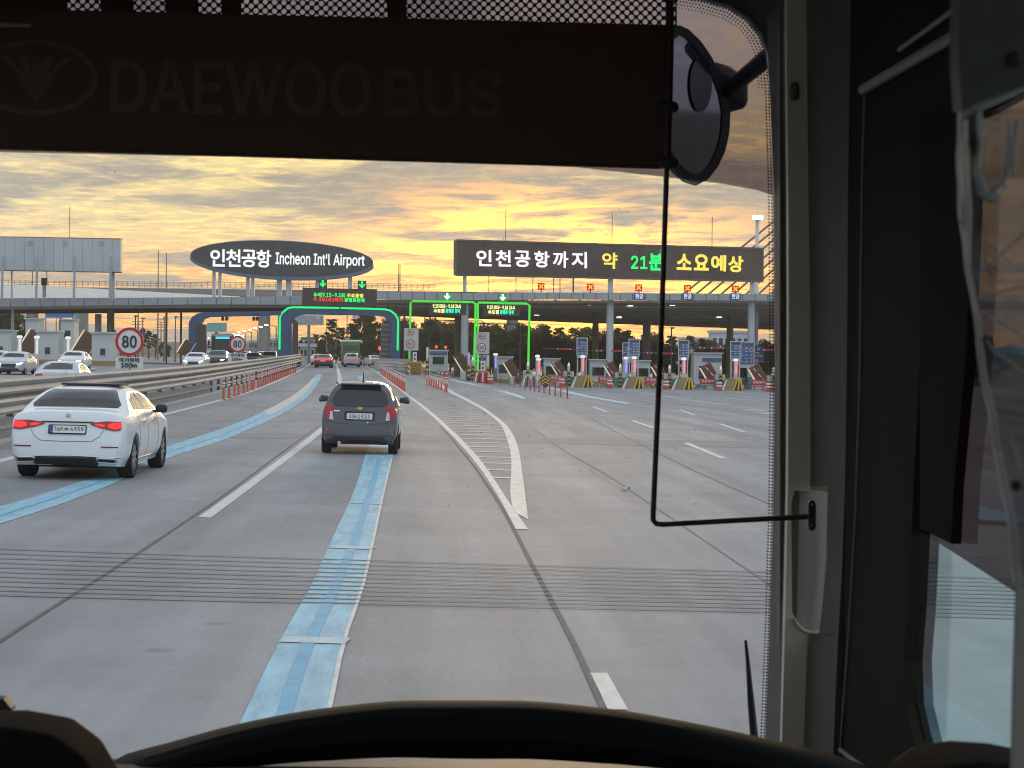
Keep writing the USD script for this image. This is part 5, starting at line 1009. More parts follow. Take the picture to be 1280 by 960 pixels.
sed.add('lid_gap', decal(shell, strip([(-.56, .78), (-.50, .68), (-.40, .615), (0, .60), (.40, .615), (.50, .68), (.56, .78)], .009), D, .003), mat('gap_grey', (.10, .11, .12), .6))
pl = sed.add('number_plate', decal(shell, rrect(-.215, .285, .735, .845, .012), D, .028), M_PLATE); sed.add('plate_band', decal(shell, rrect(-.275, -.215, .735, .845, .01), D, .028), mat('plate_blue', (.07, .07, .22), .5), parent=pl); sed.add('plate_holder', decal(shell, rrect(-.29, .30, .715, .86, .02), D, .018), M_INK, parent=pl)
yp = float(sed_y := cast(shell, V([[0, -10., .79]]), V(D, float))[0]) - 10 - .034
for s, x, w in (('240', -.127, .14), ('버', -.005, .058), ('6339', .157, .20)):
    g = fit(text(s, 1., .004, bold=False, fat=0), w, .078 if s != '버' else .06); g.apply_translation([x, .79, 0]); sed.add('plate_number', frame(g, (0, yp, 0), *XZ), M_INK, parent=pl)
g = disc(0, 0, .038).difference(disc(0, 0, .031)).union(shapely.union_all([strip([(0, 0), (.034 * math.sin(a), .034 * math.cos(a))], .006) for a in (0, 2.094, 4.189)]))
ye = cast(shell, V([[0, -10., 1.0]]), V(D, float))[0] - 10; sed.add('emblem', frame(ext(g, .02), (0, ye - .002, 1.0), *XZ), M_CHROME)
for s in (1, -1):
    d = (-s, 0, 0)
    sed.add('side_window', decal(shell, Polygon([(1.30, 1.09), (2.06, 1.06), (2.10, 1.33), (1.60, 1.345), (1.42, 1.28)]), d), M_GLASS, smooth=40)
    sed.add('side_window', decal(shell, Polygon([(2.15, 1.055), (3.12, 1.045), (2.86, 1.22), (2.62, 1.32), (2.18, 1.345)]), d), M_GLASS, smooth=40)
    sed.add('window_trim', decal(shell, strip([(1.26, 1.075), (3.2, 1.03)], .015), d, .008), M_CHROME)
    for p in ([(1.45, 1.06), (1.30, .85), (1.42, .5)], [(2.12, 1.04), (2.14, .7), (2.10, .3)], [(3.1, 1.02), (3.2, .6), (3.15, .3)]): sed.add('door_gap', decal(shell, strip(p, .008), d, .003), MATS['gap_grey'])
    for y in (1.72, 2.72): sed.add('door_handle', decal(shell, rrect(y - .11, y + .11, .865, .90, .015), d, .03), M_CHROME)
    sed.add('sill_trim', decal(shell, sbox(1.4, .27, 3.5, .29), d, .01), M_CHROME)
    m = rbox((s * 1.0, 2.98, 1.06), (.20, .12, .14), .05); sed.add('mirror', cat([m, bx((s * .90, 3.0, 1.01), (.14, .06, .04))]), M_TRIM if s > 0 else M_WCAR, smooth=40)
sed.add('sunroof', bx((.05, 2.05, 1.462), (.96, .75, .03)), M_TRIM)
for s in (-1, 1): sed.add('roof_gap', decal(shell, strip([(s * .555, 1.33), (s * .50, 1.39)], .012), D, .003), MATS['gap_grey'])
add_wheels(sed, L, W, RY, FY, .335, .24)

# the grey hatchback straight ahead
L, W = 3.6, 1.6
shell = body(L, [(0, .46), (.03, .62), (.07, .78), (.12, .95), (.16, 1.02), (.30, 1.22), (.42, 1.38), (.50, 1.44), (.9, 1.485), (1.5, 1.49), (2.0, 1.45), (2.5, 1.22), (2.75, 1.03), (3.2, .90), (3.5, .72), (L, .5)],
             [(0, .30), (.12, .22), (.6, .2), (3, .2), (3.4, .22), (L, .28)], [(0, .70), (.06, .755), (.2, .775), (.5, .785), (1.2, .80), (2.6, .80), (3.2, .77), (3.5, .66), (L, .5)], .95, .60)
M_GCAR = paintmat('graphite', (.062, .067, .078), .35)
c = at(448, 572, 40.9); c[2] = G(c[0], c[1]) + .0
hat = Thing('hatchback_car', 'dark grey hatchback driving straight ahead on the blue line', 'car', c, -math.radians(.4), tilt=math.radians(1.0))
RY, FY = .62, 3.0
hat.add('body', arches(shell, W, RY, FY, .29), M_GCAR, smooth=34); hat.add('underbody', bb(-.55, .55, .3, 3.3, .2, .45), M_UNDER)
hat.add('rear_window', decal(shell, Polygon([(-.42, 1.355), (.42, 1.355), (.50, 1.27), (.585, 1.09), (.53, 1.0), (.35, .985), (-.35, .985), (-.53, 1.0), (-.585, 1.09), (-.50, 1.27)]).buffer(-.02).buffer(.02), D, .012, .02, .07), M_GLASS, smooth=40)
for s in (0, 1):
    f = (lambda p: p) if s else mir
    tl = hat.add('tail_light', decal(shell, f(Polygon([(.535, .985), (.655, 1.035), (.715, .93), (.725, .84), (.655, .715), (.515, .695), (.555, .87)])), D, .014), mat('tail_bright', (.42, .025, .035), .25), smooth=40)
    hat.add('lamp_cluster', decal(shell, f(Polygon([(.53, .70), (.62, .715), (.60, .88), (.555, .875)])), D, .022, .01), mat('lamp_pink_white', (.66, .55, .55), .25), parent=tl)
    hat.add('reflector', decal(shell, f(Polygon([(.625, .53), (.655, .53), (.70, .40), (.672, .40)])), D, .012), mat('reflector_bright', (.5, .05, .05), .3))
    hat.add('bumper_gap', decal(shell, f(strip([(.16, .0 + .62), (.55, .655), (.79, .70)], .008)), D, .003), M_INK)
    hat.add('bumper_crease', decal(shell, f(strip([(0, .385), (.45, .385), (.60, .43)], .014)), D, .012), M_GCAR)
    hat.add('roof_gap', decal(shell, f(strip([(.45, 1.41), (.52, 1.47)], .02)), D, .01), M_INK)
hat.add('lower_bumper', decal(shell, Polygon([(-.5, .37), (.5, .37), (.6, .29), (.56, .21), (-.56, .21), (-.6, .29)]), D, .010), M_TRIM)
hat.add('spoiler', rbox((0, .43, 1.432), (.84, .2, .04), .018), M_GCAR, smooth=40)
hat.add('plate_recess', decal(shell, rrect(-.31, .31, .70, .885, .03), D, .004), M_TRIM)
pl = hat.add('number_plate', decal(shell, rrect(-.26, .26, .725, .845, .012), D, .022), M_PLATE)
yp = cast(shell, V([[0, -10., .785]]), V(D, float))[0] - 10 - .024
for s, x, w in (('03', -.165, .10), ('오', -.085, .055), ('1923', .09, .25)):
    g = fit(text(s, 1., .004, bold=False, fat=0), w, .082 if s != '오' else .06); g.apply_translation([x, .785, 0]); hat.add('plate_number', frame(g, (0, yp - .012, 0), *XZ), M_INK, parent=pl)
bow = Polygon([(-.085, -.014), (-.035, -.014), (-.028, -.034), (.035, -.034), (.041, -.014), (.085, .014), (.035, .014), (.028, .034), (-.035, .034), (-.041, .014)])
ye = cast(shell, V([[0, -10., .945]]), V(D, float))[0] - 10; hat.add('emblem', frame(ext(bow, .02), (0, ye - .004, .945), *XZ), mat('emblem_gold', (.75, .52, .15), .25, .8))
hat.add('badge', decal(shell, rrect(-.53, -.41, .875, .90, .008), D, .01), M_CHROME)
hat.add('lock_glint', decal(shell, disc(.17, .665, .014), D, .012), M_CHROME)
hat.add('antenna', tube([(.02, 1.0, 1.48), (.025, .86, 1.62), (.03, .74, 1.70)], [.016, .009, .006], 6), M_TRIM)
hat.add('antenna_foot', hull([((.02, 1.02, 1.485), .028), ((.02, .95, 1.50), .018)], 8), M_TRIM)
hat.add('exhaust', tube([(-.40, .02, .24), (-.40, .3, .24)], .035, 10), M_CHROME)
for s in (1, -1):
    d = (-s, 0, 0)
    hat.add('side_window', decal(shell, Polygon([(.62, 1.12), (1.28, 1.05), (1.30, 1.36), (.75, 1.36)]), d), M_GLASS, smooth=40); hat.add('side_window', decal(shell, Polygon([(1.35, 1.045), (2.32, 1.03), (2.05, 1.27), (1.85, 1.36), (1.36, 1.37)]), d), M_GLASS, smooth=40)
    hat.add('mirror', cat([hull([((s * .80, 2.28, 1.075), .05), ((s * .93, 2.26, 1.06), .055), ((s * .90, 2.26, 1.12), .05), ((s * .80, 2.28, 1.10), .05)], 14)]), M_GCAR, smooth=50)
add_wheels(hat, L, W, RY, FY, .29, .19)

# the other traffic: simpler shells of three kinds
SHELL = {
 'saloon': (4.8, 1.84, body(4.8, [(0, .5), (.06, .78), (.14, .98), (.5, 1.06), (1.0, 1.26), (1.5, 1.42), (2.3, 1.45), (2.9, 1.33), (3.5, 1.03), (4.4, .88), (4.7, .7), (4.8, .5)], [(0, .32), (.3, .22), (4.4, .22), (4.8, .3)], [(0, .76), (.2, .87), (.7, .92), (3.8, .92), (4.5, .84), (4.8, .64)], 1.0, .66, 26)),
 'suv': (4.6, 1.86, body(4.6, [(0, .55), (.05, .8), (.12, 1.05), (.3, 1.3), (.5, 1.52), (.8, 1.63), (1.8, 1.66), (2.5, 1.56), (3.2, 1.18), (4.1, 1.05), (4.5, .85), (4.6, .6)], [(0, .38), (.3, .28), (4.2, .28), (4.6, .36)], [(0, .80), (.15, .89), (.6, .93), (3.8, .93), (4.4, .86), (4.6, .70)], 1.1, .72, 26))}
def traffic(name, label, p, kind, pm, facing, tail=True, rz=0., lit=True, group=None):
    """facing: 0 = seen from behind, 1 = coming towards us."""
    L, W, sh = SHELL[kind]; t = Thing(name, label, 'car', p, rz + math.pi * facing)
    k = 1.0 if kind == 'saloon' else 1.12; zt = max(sh.vertices[:, 2])
    t.add('body', sh, pm, smooth=34); t.add('underbody', bb(-W * .4, W * .4, .2, L - .3, .17, .4), M_UNDER)
    b, w0, w1 = 1.0 * k + .09, .60, .50; D = (0, 1, 0)
    t.add('rear_window', decal(sh, Polygon([(-w0, b + .02), (w0, b + .02), (w1, zt - .09), (-w1, zt - .09)]).buffer(-.03).buffer(.03), D, step=.2), M_GLASS)
    t.add('windscreen', decal(sh, Polygon([(-.68, b), (.68, b), (.55, zt - .11), (-.55, zt - .11)]), (0, -1, 0), step=.2), M_GLASS)
    for s in (1, -1):
        t.add('side_window', decal(sh, Polygon([(1.3, b), (3.0, b - .02), (2.5, zt - .14), (1.5, zt - .12)]) if kind == 'saloon' else Polygon([(.5, b), (2.9, b - .02), (2.4, zt - .15), (.8, zt - .14)]), (-s, 0, 0), step=.3), M_GLASS)
        f = (lambda q: q) if s > 0 else mir
        t.add('tail_light', decal(sh, f(Polygon([(.45, .84 * k), (.84, .80 * k), (.86, .93 * k), (.5, .93 * k)])), D, .02, step=.2), G_TAIL if tail else M_TAILDIM)
        t.add('headlight', decal(sh, f(Polygon([(.48, .60 * k), (.80, .66 * k), (.82, .74 * k), (.5, .70 * k)])), (0, -1, 0), .02, step=.2), G_HEAD if (facing and lit) else M_CHROME)
        t.add('mirror', rbox((s * (W / 2 + .08), 3.0, b), (.2, .12, .14), .05, 6), pm)
    t.add('grille', decal(sh, Polygon([(-.42, .42 * k), (.42, .42 * k), (.46, .66 * k), (-.46, .66 * k)]), (0, -1, 0), .012, step=.2), M_TRIM)
    t.add('lower_intake', decal(sh, sbox(-.6, .30 * k, .6, .39 * k), (0, -1, 0), .012, step=.2), M_TRIM)
    t.add('number_plate', decal(sh, sbox(-.26, .66, .26, .77), D, .02, step=.3), M_PLATE); t.add('lower_bumper', decal(sh, sbox(-.7, .33, .7, .46), D, .012, step=.3), M_TRIM)
    add_wheels(t, L, W, .95, L - .95, .32 * (1.05 if kind == 'suv' else 1), .22); return t
PM = {n: paintmat(n, c, m) for n, c, m in (('silver', (.46, .48, .50), .5), ('pearl', (.66, .67, .68), .1), ('black', (.02, .02, .022), .2), ('darkred', (.10, .018, .018), .3), ('midgrey', (.22, .23, .24), .4))}
def stand(px, Y, dz=0): p = foot(px, Y); p[2] += dz; return p
red = traffic('saloon_car', 'dark saloon with a full width red tail light ahead on the highway', stand(403.5, 212), 'saloon', PM['black'], 0)
red.add('light_bar', decal(SHELL['saloon'][2], Polygon([(-.84, .80), (.84, .80), (.82, .96), (-.82, .96)]), (0, 1, 0), .03, step=.2), glow('tail_bar', (1, .03, .04), 1.5))
traffic('saloon_car', 'white saloon with its tail light showing left of the dark saloon ahead', stand(396.5, 262), 'saloon', PM['pearl'], 0)
traffic('saloon_car', 'pale saloon just beyond the dark saloon with the red light bar', stand(405, 238), 'saloon', PM['silver'], 0, False)
traffic('sport_utility', 'white sport utility close behind the green coach', stand(439, 234), 'suv', PM['pearl'], 0)
traffic('saloon_car', 'white saloon with red lights far right of the green coach', stand(471, 262), 'saloon', PM['pearl'], 0, rz=.25)
traffic('saloon_car', 'silver saloon with lit headlights at the far left edge', stand(4, 138), 'saloon', PM['silver'], 1)
traffic('saloon_car', 'silver saloon with two bright headlights second from the left', stand(30, 131), 'saloon', PM['silver'], 1)
traffic('saloon_car', 'white saloon coming out of the toll lane by the tilted barrier panel', stand(100.5, 152), 'saloon', PM['pearl'], 1)
traffic('saloon_car', 'grey saloon mostly hidden behind the barrier above the white saloon', stand(68, 80), 'saloon', PM['silver'], 0, False)
traffic('saloon_car', 'white saloon with lit headlights left of the dark one by the second 80 sign', stand(249.5, 172), 'saloon', PM['pearl'], 1)
traffic('sport_utility', 'dark sport utility with lit headlights beside the second 80 sign', stand(275.5, 185), 'suv', PM['black'], 1)
for k, (px, Y, kd, pm, L_) in enumerate(((319, 230, 'saloon', 'midgrey', 'grey saloon right of the second 80 sign'), (316, 275, 'saloon', 'pearl', 'distant white saloon above the grey one right of the second 80 sign'), (331, 255, 'suv', 'pearl', 'white sport utility left of the blue arch foot'), (339, 232, 'suv', 'silver', 'silver sport utility nearest the left foot of the blue arch'), (308, 330, 'suv', 'midgrey', 'farthest grey vehicle in the oncoming queue'), (263, 250, 'saloon', 'pearl', 'white saloon behind the dark sport utility'))): traffic('oncoming_car', L_ + ' with headlights on', stand(px, Y), kd, PM[pm], 1)
def coach(label, p, facing, col, band):
    t = Thing('coach', label, 'bus', p, math.pi * facing); W, H, L = 2.5, 3.35, 11.
    m = rbox((0, L / 2, H / 2 + .2), (W, L, H - .4), .28, 16); t.add('body', m, col, smooth=40)
    t.add('roof_cap', rbox((0, L / 2, H - .12), (W * .97, L + .04, .34), .14, 12), MATS.get('paint_pearl'), smooth=40); t.add('rear_window', rbox((0, -.02, H - .95), (W * .78, .12, .62), .05), mat('coach_rear_glass', (.10, .11, .10), .15)); t.add('engine_cover', bb(-W * .36, W * .36, -.03, .05, .75, 1.55), band); t.add('bumper', rbox((0, .0, .55), (W * .96, .25, .35), .08), band)
    for s in (-1, 1):
        t.add('side_window', bb(s * W / 2 - .03, s * W / 2 + .02, .6, L - .8, H - 1.55, H - .5), M_GLASS); t.add('tail_light', bb(s * W * .42 - .1, s * W * .42 + .1, -.05, .05, .9, 1.35), M_TAILDIM); t.add('headlight', bb(s * W * .38 - .16, s * W * .38 + .16, L - .02, L + .04, .7, .9), G_HEAD if facing else M_CHROME)
        t.add('mirror', rbox((s * (W / 2 + .22), L + .1, H - .95), (.2, .15, .45), .05), M_TRIM)
    t.add('windscreen', rbox((0, L + .0, H - 1.15), (W * .9, .1, 1.5), .05), M_GLASS); t.add('route_board', bb(-.75, .75, L + .04, L + .08, H - .52, H - .28), glow('cyan_board', (.1, .8, 1.), .8) if facing else M_TRIM); t.add('number_plate', bb(-.26, .26, -.14, -.11, .5, .62), M_PLATE)
    ty, hub = wheel(.48, .28)
    for y in (2.8, L - 2.6):
        for s in (-1, 1):
            T = trimesh.transformations.rotation_matrix(0 if s > 0 else math.pi, [0, 0, 1]); T[:3, 3] = (s * (W / 2 - .15), y, .48); a, b = ty.copy(), hub.copy(); a.apply_transform(T); b.apply_transform(T); q = t.add('wheel', a, M_TYRE, smooth=50); t.add('rim', b, M_RIM, parent=q)
    return t
coach('green coach with a pale top seen from behind on the highway ahead', stand(438, 266), 0, paintmat('green', (.07, .20, .06), .1), mat('coach_dark_green', (.03, .11, .035), .4))
coach('dark coach with a cyan route board coming the other way behind the second 80 sign', stand(291, 226), 1, paintmat('coachgrey', (.05, .055, .06), .2), M_TRIM)

# ------------------------------------------------------------------ the bus we sit in
M_INT = mat('interior_grey', (.34, .33, .30), .75, noise=(14, .85, 1.15))
def blind(name, d, t): MATS[name] = usdkit.material(stage, '/World/Looks/' + name, {"d": ("diffuse_bsdf", {"color": d}), "t": ("translucent_bsdf", {"color": t}), "m": ("add_closure", {})}, [("d.BSDF", "m.closure1"), ("t.BSDF", "m.closure2")], surface="m.closure"); return MATS[name]
M_SHADE = blind('sunblind_dark', (.07, .055, .045), (.13, .085, .06))
M_LOGO = MATS['sunblind_print'] = usdkit.material(stage, '/World/Looks/sunblind_print', {"t": ("transparent_bsdf", {"color": (1, 1, 1)}), "d": ("diffuse_bsdf", {"color": (.5, .46, .42)}), "m": ("mix_closure", {"fac": .045})}, [("t.BSDF", "m.closure1"), ("d.BSDF", "m.closure2")], surface="m.closure")
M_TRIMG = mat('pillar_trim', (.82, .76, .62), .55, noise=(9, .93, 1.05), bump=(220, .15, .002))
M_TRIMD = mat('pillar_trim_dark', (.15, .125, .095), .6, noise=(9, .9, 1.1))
M_RUB = mat('rubber_green', (.10, .093, .065), .6)
M_BLK = mat('black_plastic', (.012, .012, .012), .5)
M_BARB = mat('guide_bar', (.045, .028, .024), .35)
Yg = 5.3
bus = Thing('bus', 'interior of the bus the view is taken from: sunblind, grey pillar, black door and dashboard', 'bus', (-.2, 4, 0))
A_ = lambda n, m, mt_, **k: bus.add(n, m, mt_, world=True, **k)
# glass
edge = [(845, -4), (880, 2), (910, 11), (932, 25), (948, 44), (957, 66), (962, 110), (966, 240), (968, 480), (966, 640), (962, 780), (956, 930), (954, 990)]
q = [at(a, b, Yg) for a, b in edge]; gx = [(p[0], p[2]) for p in q]
outline = Polygon([(-1.38, gx[0][1])] + gx + [(-1.38, gx[-1][1])])
def wall_mesh(poly, Y, th): m = ext(poly, th); v = np.asarray(m.vertices); return trimesh.Trimesh(np.stack([v[:, 0], Y + th - v[:, 2], v[:, 1]], 1), m.faces, process=False)
tb = [at(a, b, Yg) for a, b in ((-300, 184), (300, 196), (600, 203.5), (720, 209), (830, 221), (900, 229), (945, 237), (967, 244))]
tint = Polygon([(p[0], p[2]) for p in tb] + [(1.5, 3.6), (-1.6, 3.6)]).intersection(outline)
A_('windscreen', wall_mesh(outline.difference(tint).buffer(0), Yg, .006), clear('windscreen_glass', (.93, .95, .93), .9, 1.25))
A_('tinted_band', wall_mesh(tint, Yg, .006), clear('windscreen_tint', (.48, .46, .48), .9, 1.25))
frit = Polygon([(-1.5, -.2), (1.04, -.2), (1.04, 3.6), (-1.5, 3.6)]).difference(outline.buffer(.004))
A_('windscreen_surround', wall_mesh(frit, Yg - .03, .05), M_BLK)
dots = []
ring = outline.exterior
for r_ in range(4):
    off = .004 + .0085 * r_; g = LineString(gx).parallel_offset(off, 'right' if True else 'left'); g2 = LineString(gx[:7]).parallel_offset(off, 'right')
    use = g if r_ < 2 else g2; use = use if outline.contains(use.interpolate(use.length / 2)) else LineString(gx if r_ < 2 else gx[:7]).parallel_offset(off, 'left')
    for s in np.arange(0, use.length, .0085): p = use.interpolate(s + (.0042 if r_ % 2 else 0)); dots.append(affinity.scale(disc(p.x, p.y, .0027 - .0003 * r_, 2), 1, 1))
A_('frit_dots', cat([wall_mesh(d, Yg - .012, .004) for d in dots if outline.contains(d)]), M_BLK, kind='stuff')
# perforated strip above the blind
hs = [at(a, b, Yg) for a, b in ((-60, 30), (845, 36), (845, -14), (-60, -14))]; hp = Polygon([(p[0], p[2]) for p in hs]); holes = []
x0, x1 = hs[0][0], hs[1][0]
for r_ in range(9):
    z = at(400, 34 - 5.6 * r_, Yg)[2]
    for x in np.arange(x0 + (.0122 if r_ % 2 else 0), x1, .0244): holes.append(disc(x, z + (400 - 640 + 240) * 0 - (x - at(400, 20, Yg)[0]) * .012, .0072, 2))
A_('perforated_strip', wall_mesh(hp.difference(shapely.union_all(holes)), Yg - .02, .003), mat('perforated_purple', (.045, .028, .032), .6))
for a, b in ((-60, 82), (124, 165), (205, 246), (275, 300), (482, 507)): A_('blind_arm', wall_mesh(Polygon([(p[0], p[2]) for p in (at(a, -15, 5.1), at(b, -15, 5.1), at(b + 2, 30, 5.1), at(a + 3, 30, 5.1))]), 5.1, .02), M_SHADE)
# the roller blind with its printed name
Yv = 4.9
A_('sunblind', slab([(-260, 178), (826, 209.5), (832, 206), (834, 31), (600, 25), (-260, 4)], Yv, .008), M_SHADE)
A_('sunblind_hem', tube([at(-260, 177.5, Yv - .004), at(828, 209, Yv - .004)], .005, 8), mat('hem_brown', (.07, .045, .035), .5))
pn = panel((0, 150), (640, 162), (0, 20), Yv - .002)
lettering(bus, 'blind_lettering', 'DAEWOO', pn, 138, 464, 79, 141, M_LOGO, .001, depth=.002); lettering(bus, 'blind_lettering', 'BUS', pn, 481, 628, 90, 146, M_LOGO, .001)
lc_ = spot(45, 97, pn); k_ = Yv / F; E0 = affinity.scale(disc(0, 0, 1, 16), 76 * k_, 47 * k_); E1 = affinity.scale(disc(0, 0, 1, 16), 69 * k_, 40 * k_)
pet = [Polygon([(0, -34 * k_), (s * 10 * k_, -18 * k_), (s * 26 * k_ * (1 if w_ else .55), 8 * k_), (s * (46 if w_ else 22) * k_, 26 * k_), (s * (34 if w_ else 10) * k_, 26 * k_), (s * 12 * k_ * (1 if w_ else .3), 2 * k_)]).buffer(0) for s in (-1, 1) for w_ in (0, 1)] + [Polygon([(-5 * k_, 26 * k_), (5 * k_, 26 * k_), (2 * k_, -30 * k_), (-2 * k_, -30 * k_)])]
for nm, g in (('blind_emblem', E0.difference(E1)), *(('emblem_petal', g) for g in pet)):
    m = ext(g, .001); m.apply_translation([*lc_, .002]); A_(nm, frame(m, *pn[:3]), M_LOGO)
A_('blind_clip', slab([(-40, 27), (38, 30), (38, 34), (-40, 33)], 4.85, .01), mat('clip_grey', (.3, .29, .27), .4))
# guide bar: down the glass, then across to the pillar bracket
A_('guide_bar', tube([at(*p, 4.8) for p in [(837.5, -20), (837, 60), (835.5, 140), (833.5, 205)]], [.0105, .0105, .010, .009], 10), M_BARB, smooth=50)
A_('guide_bar', tube([at(*p, 4.8) for p in [(833.5, 205), (827, 400), (816.5, 642), (816.5, 650), (820, 654.5), (828, 655.5), (920, 650.5), (1014, 645.5)]], .0068, 10), M_BARB, smooth=50)
for y_, w_ in ((133, 9), (203, 10)): A_('bar_clamp', hull([(at(829, y_, 4.8), .014), (at(841, y_ + 1, 4.79), .015)], 10), M_BLK, smooth=50)
A_('bar_bracket', slab([(1010.5, 629), (1013, 625), (1018, 626), (1020, 630), (1020, 659), (1017, 663.5), (1012.5, 663), (1010.5, 659)], 4.785, .012), M_BARB)
for y_ in (631, 657): A_('bracket_screw', hull([(at(1015.3, y_, 4.783), .004)], 8), M_CHROME)
# pillar
Yp = 5.0
le = [(957, -20), (962, 110), (968, 240), (971.5, 400), (972, 480), (970, 600), (967, 700), (962, 830), (957, 980)]
le2 = [(983, -20), (984, 110), (985.5, 240), (986, 400), (985.5, 480), (985, 600), (983, 700), (980, 830), (976, 980)]
le3 = [(1008, -20), (1009, 110), (1010.5, 240), (1013, 400), (1013, 480), (1013, 600), (1012, 700), (1008, 830), (1003, 980)]
le4 = [(1064, -20), (1062, 110), (1060, 240), (1059, 400), (1058, 480), (1056, 600), (1053, 700), (1046, 830), (1040, 980)]
def swept(pa, pb, Ya, Yb, th=.03):
    a, b = resample([at(*p, Ya) for p in pa], 24), resample([at(*p, Yb) for p in pb], 24); n = np.cross(b[5] - a[5], a[9] - a[5]); n = n / np.linalg.norm(n); n = n if n[1] > 0 else -n
    m = trimesh.Trimesh(np.vstack([a, b, a + n * th, b + n * th]), [(i, i + 1, i + 25) for i in range(23)] + [(i, i + 25, i + 24) for i in range(23)] + [(i + 48, i + 73, i + 49) for i in range(23)] + [(i + 48, i + 72, i + 73) for i in range(23)] + [(i, i + 48, i + 49) for i in range(23)] + [(i, i + 49, i + 1) for i in range(23)] + [(i + 24, i + 25, i + 73) for i in range(23)] + [(i + 24, i + 73, i + 72) for i in range(23)], process=False); m.fix_normals(); return m
A_('pillar_rubber', swept(le, le2, 5.2, 5.02), M_RUB, smooth=40)
rec = Polygon([(p[0], p[2]) for p in [at(a, b, Yp) for a, b in ((993, 613), (1035, 618), (1033, 700), (1027, 781), (1021, 789), (1008, 788), (998, 781), (990, 765), (989, 630))]])
tp = Polygon([(p[0], p[2]) for p in [at(a, b, Yp) for a, b in le2] + [at(a, b, Yp) for a, b in le3][::-1]])
trim = wall_mesh(tp.difference(rec), Yp, .03); A_('pillar_trim', trim, M_TRIMG)
A_('recess_panel', wall_mesh(rec.buffer(.004), Yp + .028, .02), mat('pillar_recess', (.34, .32, .27), .6, noise=(60, .9, 1.1)))
ro = rec.buffer(.004).exterior; A_('recess_lip', tube([(x, Yp - .002, z) for x, z in [ro.interpolate(s, normalized=True).coords[0] for s in np.linspace(.18, .62, 26)]], .005, 8), mat('recess_lip_pale', (.52, .50, .44), .45), smooth=50)
up, dn = [p for p in le3 if p[1] < 605], [p for p in le3 if p[1] > 720]
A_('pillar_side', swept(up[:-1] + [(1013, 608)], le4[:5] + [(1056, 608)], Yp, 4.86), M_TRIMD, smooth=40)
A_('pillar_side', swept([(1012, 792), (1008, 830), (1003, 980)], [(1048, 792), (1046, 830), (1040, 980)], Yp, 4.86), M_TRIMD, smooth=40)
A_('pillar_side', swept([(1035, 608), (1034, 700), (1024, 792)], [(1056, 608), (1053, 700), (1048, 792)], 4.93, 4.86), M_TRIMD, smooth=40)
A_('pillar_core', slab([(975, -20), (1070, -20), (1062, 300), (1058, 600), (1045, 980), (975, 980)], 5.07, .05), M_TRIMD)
A_('pillar_plug', hull([(at(993, 108, 5.0), .012), (at(993, 120, 5.0), .012)], 10), M_TRIMD, smooth=50)
# right hand wall with the front door and its glass
X = float(at(1058, 480, 4.86)[0])
def on_wall(px, py, x=X): d = ray(px, py); return EYE + d * x / d[0]
win = [(1142, 600), (1140, 657), (1135, 760), (1130, 825), (1132, 880), (1142, 925), (1162, 965), (1190, 1000), (1300, 1060), (1330, 1060), (1330, 60), (1290, 95), (1215, 138), (1190, 150), (1172, 166), (1160, 195), (1153, 300), (1149, 480)]
wp = Polygon([(p[1], p[2]) for p in [on_wall(*q) for q in win]]).buffer(0)
def side_mesh(poly, x, th): m = ext(poly, th); v = np.asarray(m.vertices); return trimesh.Trimesh(np.stack([x + v[:, 2], v[:, 0], v[:, 1]], 1), m.faces, process=False)
ylo = wp.bounds[0]
A_('door_frame', side_mesh(sbox(ylo - .02, -.1, 4.88, 3.5).difference(wp), X, .06), mat('door_black', (.03, .023, .018), .9, specular_ior_level=.12))
zt_ = lambda a, b: on_wall(a, b)[[1, 2]]
lo1, lo2 = zt_(1140, 665), zt_(1281, 757)
film = Polygon([lo1, lo2 + (lo2 - lo1) * .6, (ylo - 1, 3.6), (lo1[0] + .6, 3.6), lo1 + (lo1 - lo2) * .2]).intersection(wp)
A_('door_glass', side_mesh(wp.difference(film), X + .02, .006), clear('glass_green', (.86, .98, .94), .9, 1.2))
A_('door_film', side_mesh(film, X + .02, .006), clear('glass_film', (.34, .31, .30), .9, 1.15))
po = [(1150, 140), (1216, 140), (1215, 270), (1207, 450), (1192, 610), (1189, 680), (1150, 660)]
pq = Polygon([(p[1], p[2]) for p in [on_wall(a, b, X - .006) for a, b in po]]); A_('door_post', side_mesh(pq, X - .006, .02), mat('door_post_brown', (.022, .013, .010), .9, specular_ior_level=.1))
ps = Polygon([(p[1], p[2]) for p in [on_wall(a, b, X + .06) for a, b in ((1189, 681), (1187, 760), (1181, 920), (1120, 1000), (1120, 640))]]); A_('door_seal_glass', side_mesh(ps, X + .06, .004), clear('glass_grey', (.90, .91, .91), .8, 1.15))
a, b = on_wall(1079, 108), on_wall(1205, 30); A_('door_rail', tube([on_wall(1079, 112, X - .012), on_wall(1215, 32, X - .012)], .013, 8), mat('rail_rose', (.36, .25, .23), .5), smooth=50)
A_('door_rail', tube([on_wall(1125, 62, X - .01), on_wall(1215, -4, X - .01)], .0065, 8), mat('rail_rose'), smooth=50)
A_('door_seal', tube([on_wall(px, py, X - .006) for px, py in ((1081, 112), (1078, 200), (1076, 350), (1074.5, 480), (1069, 650), (1060, 800), (1050, 935))], .0022, 6), mat('seal_grey', (.30, .29, .27), .5), smooth=50)
A_('door_step', tube([on_wall(1050, 937, X - .006), on_wall(1080, 960, X - .006), on_wall(1120, 992, X - .006)], .006, 6), mat('seal_grey'))
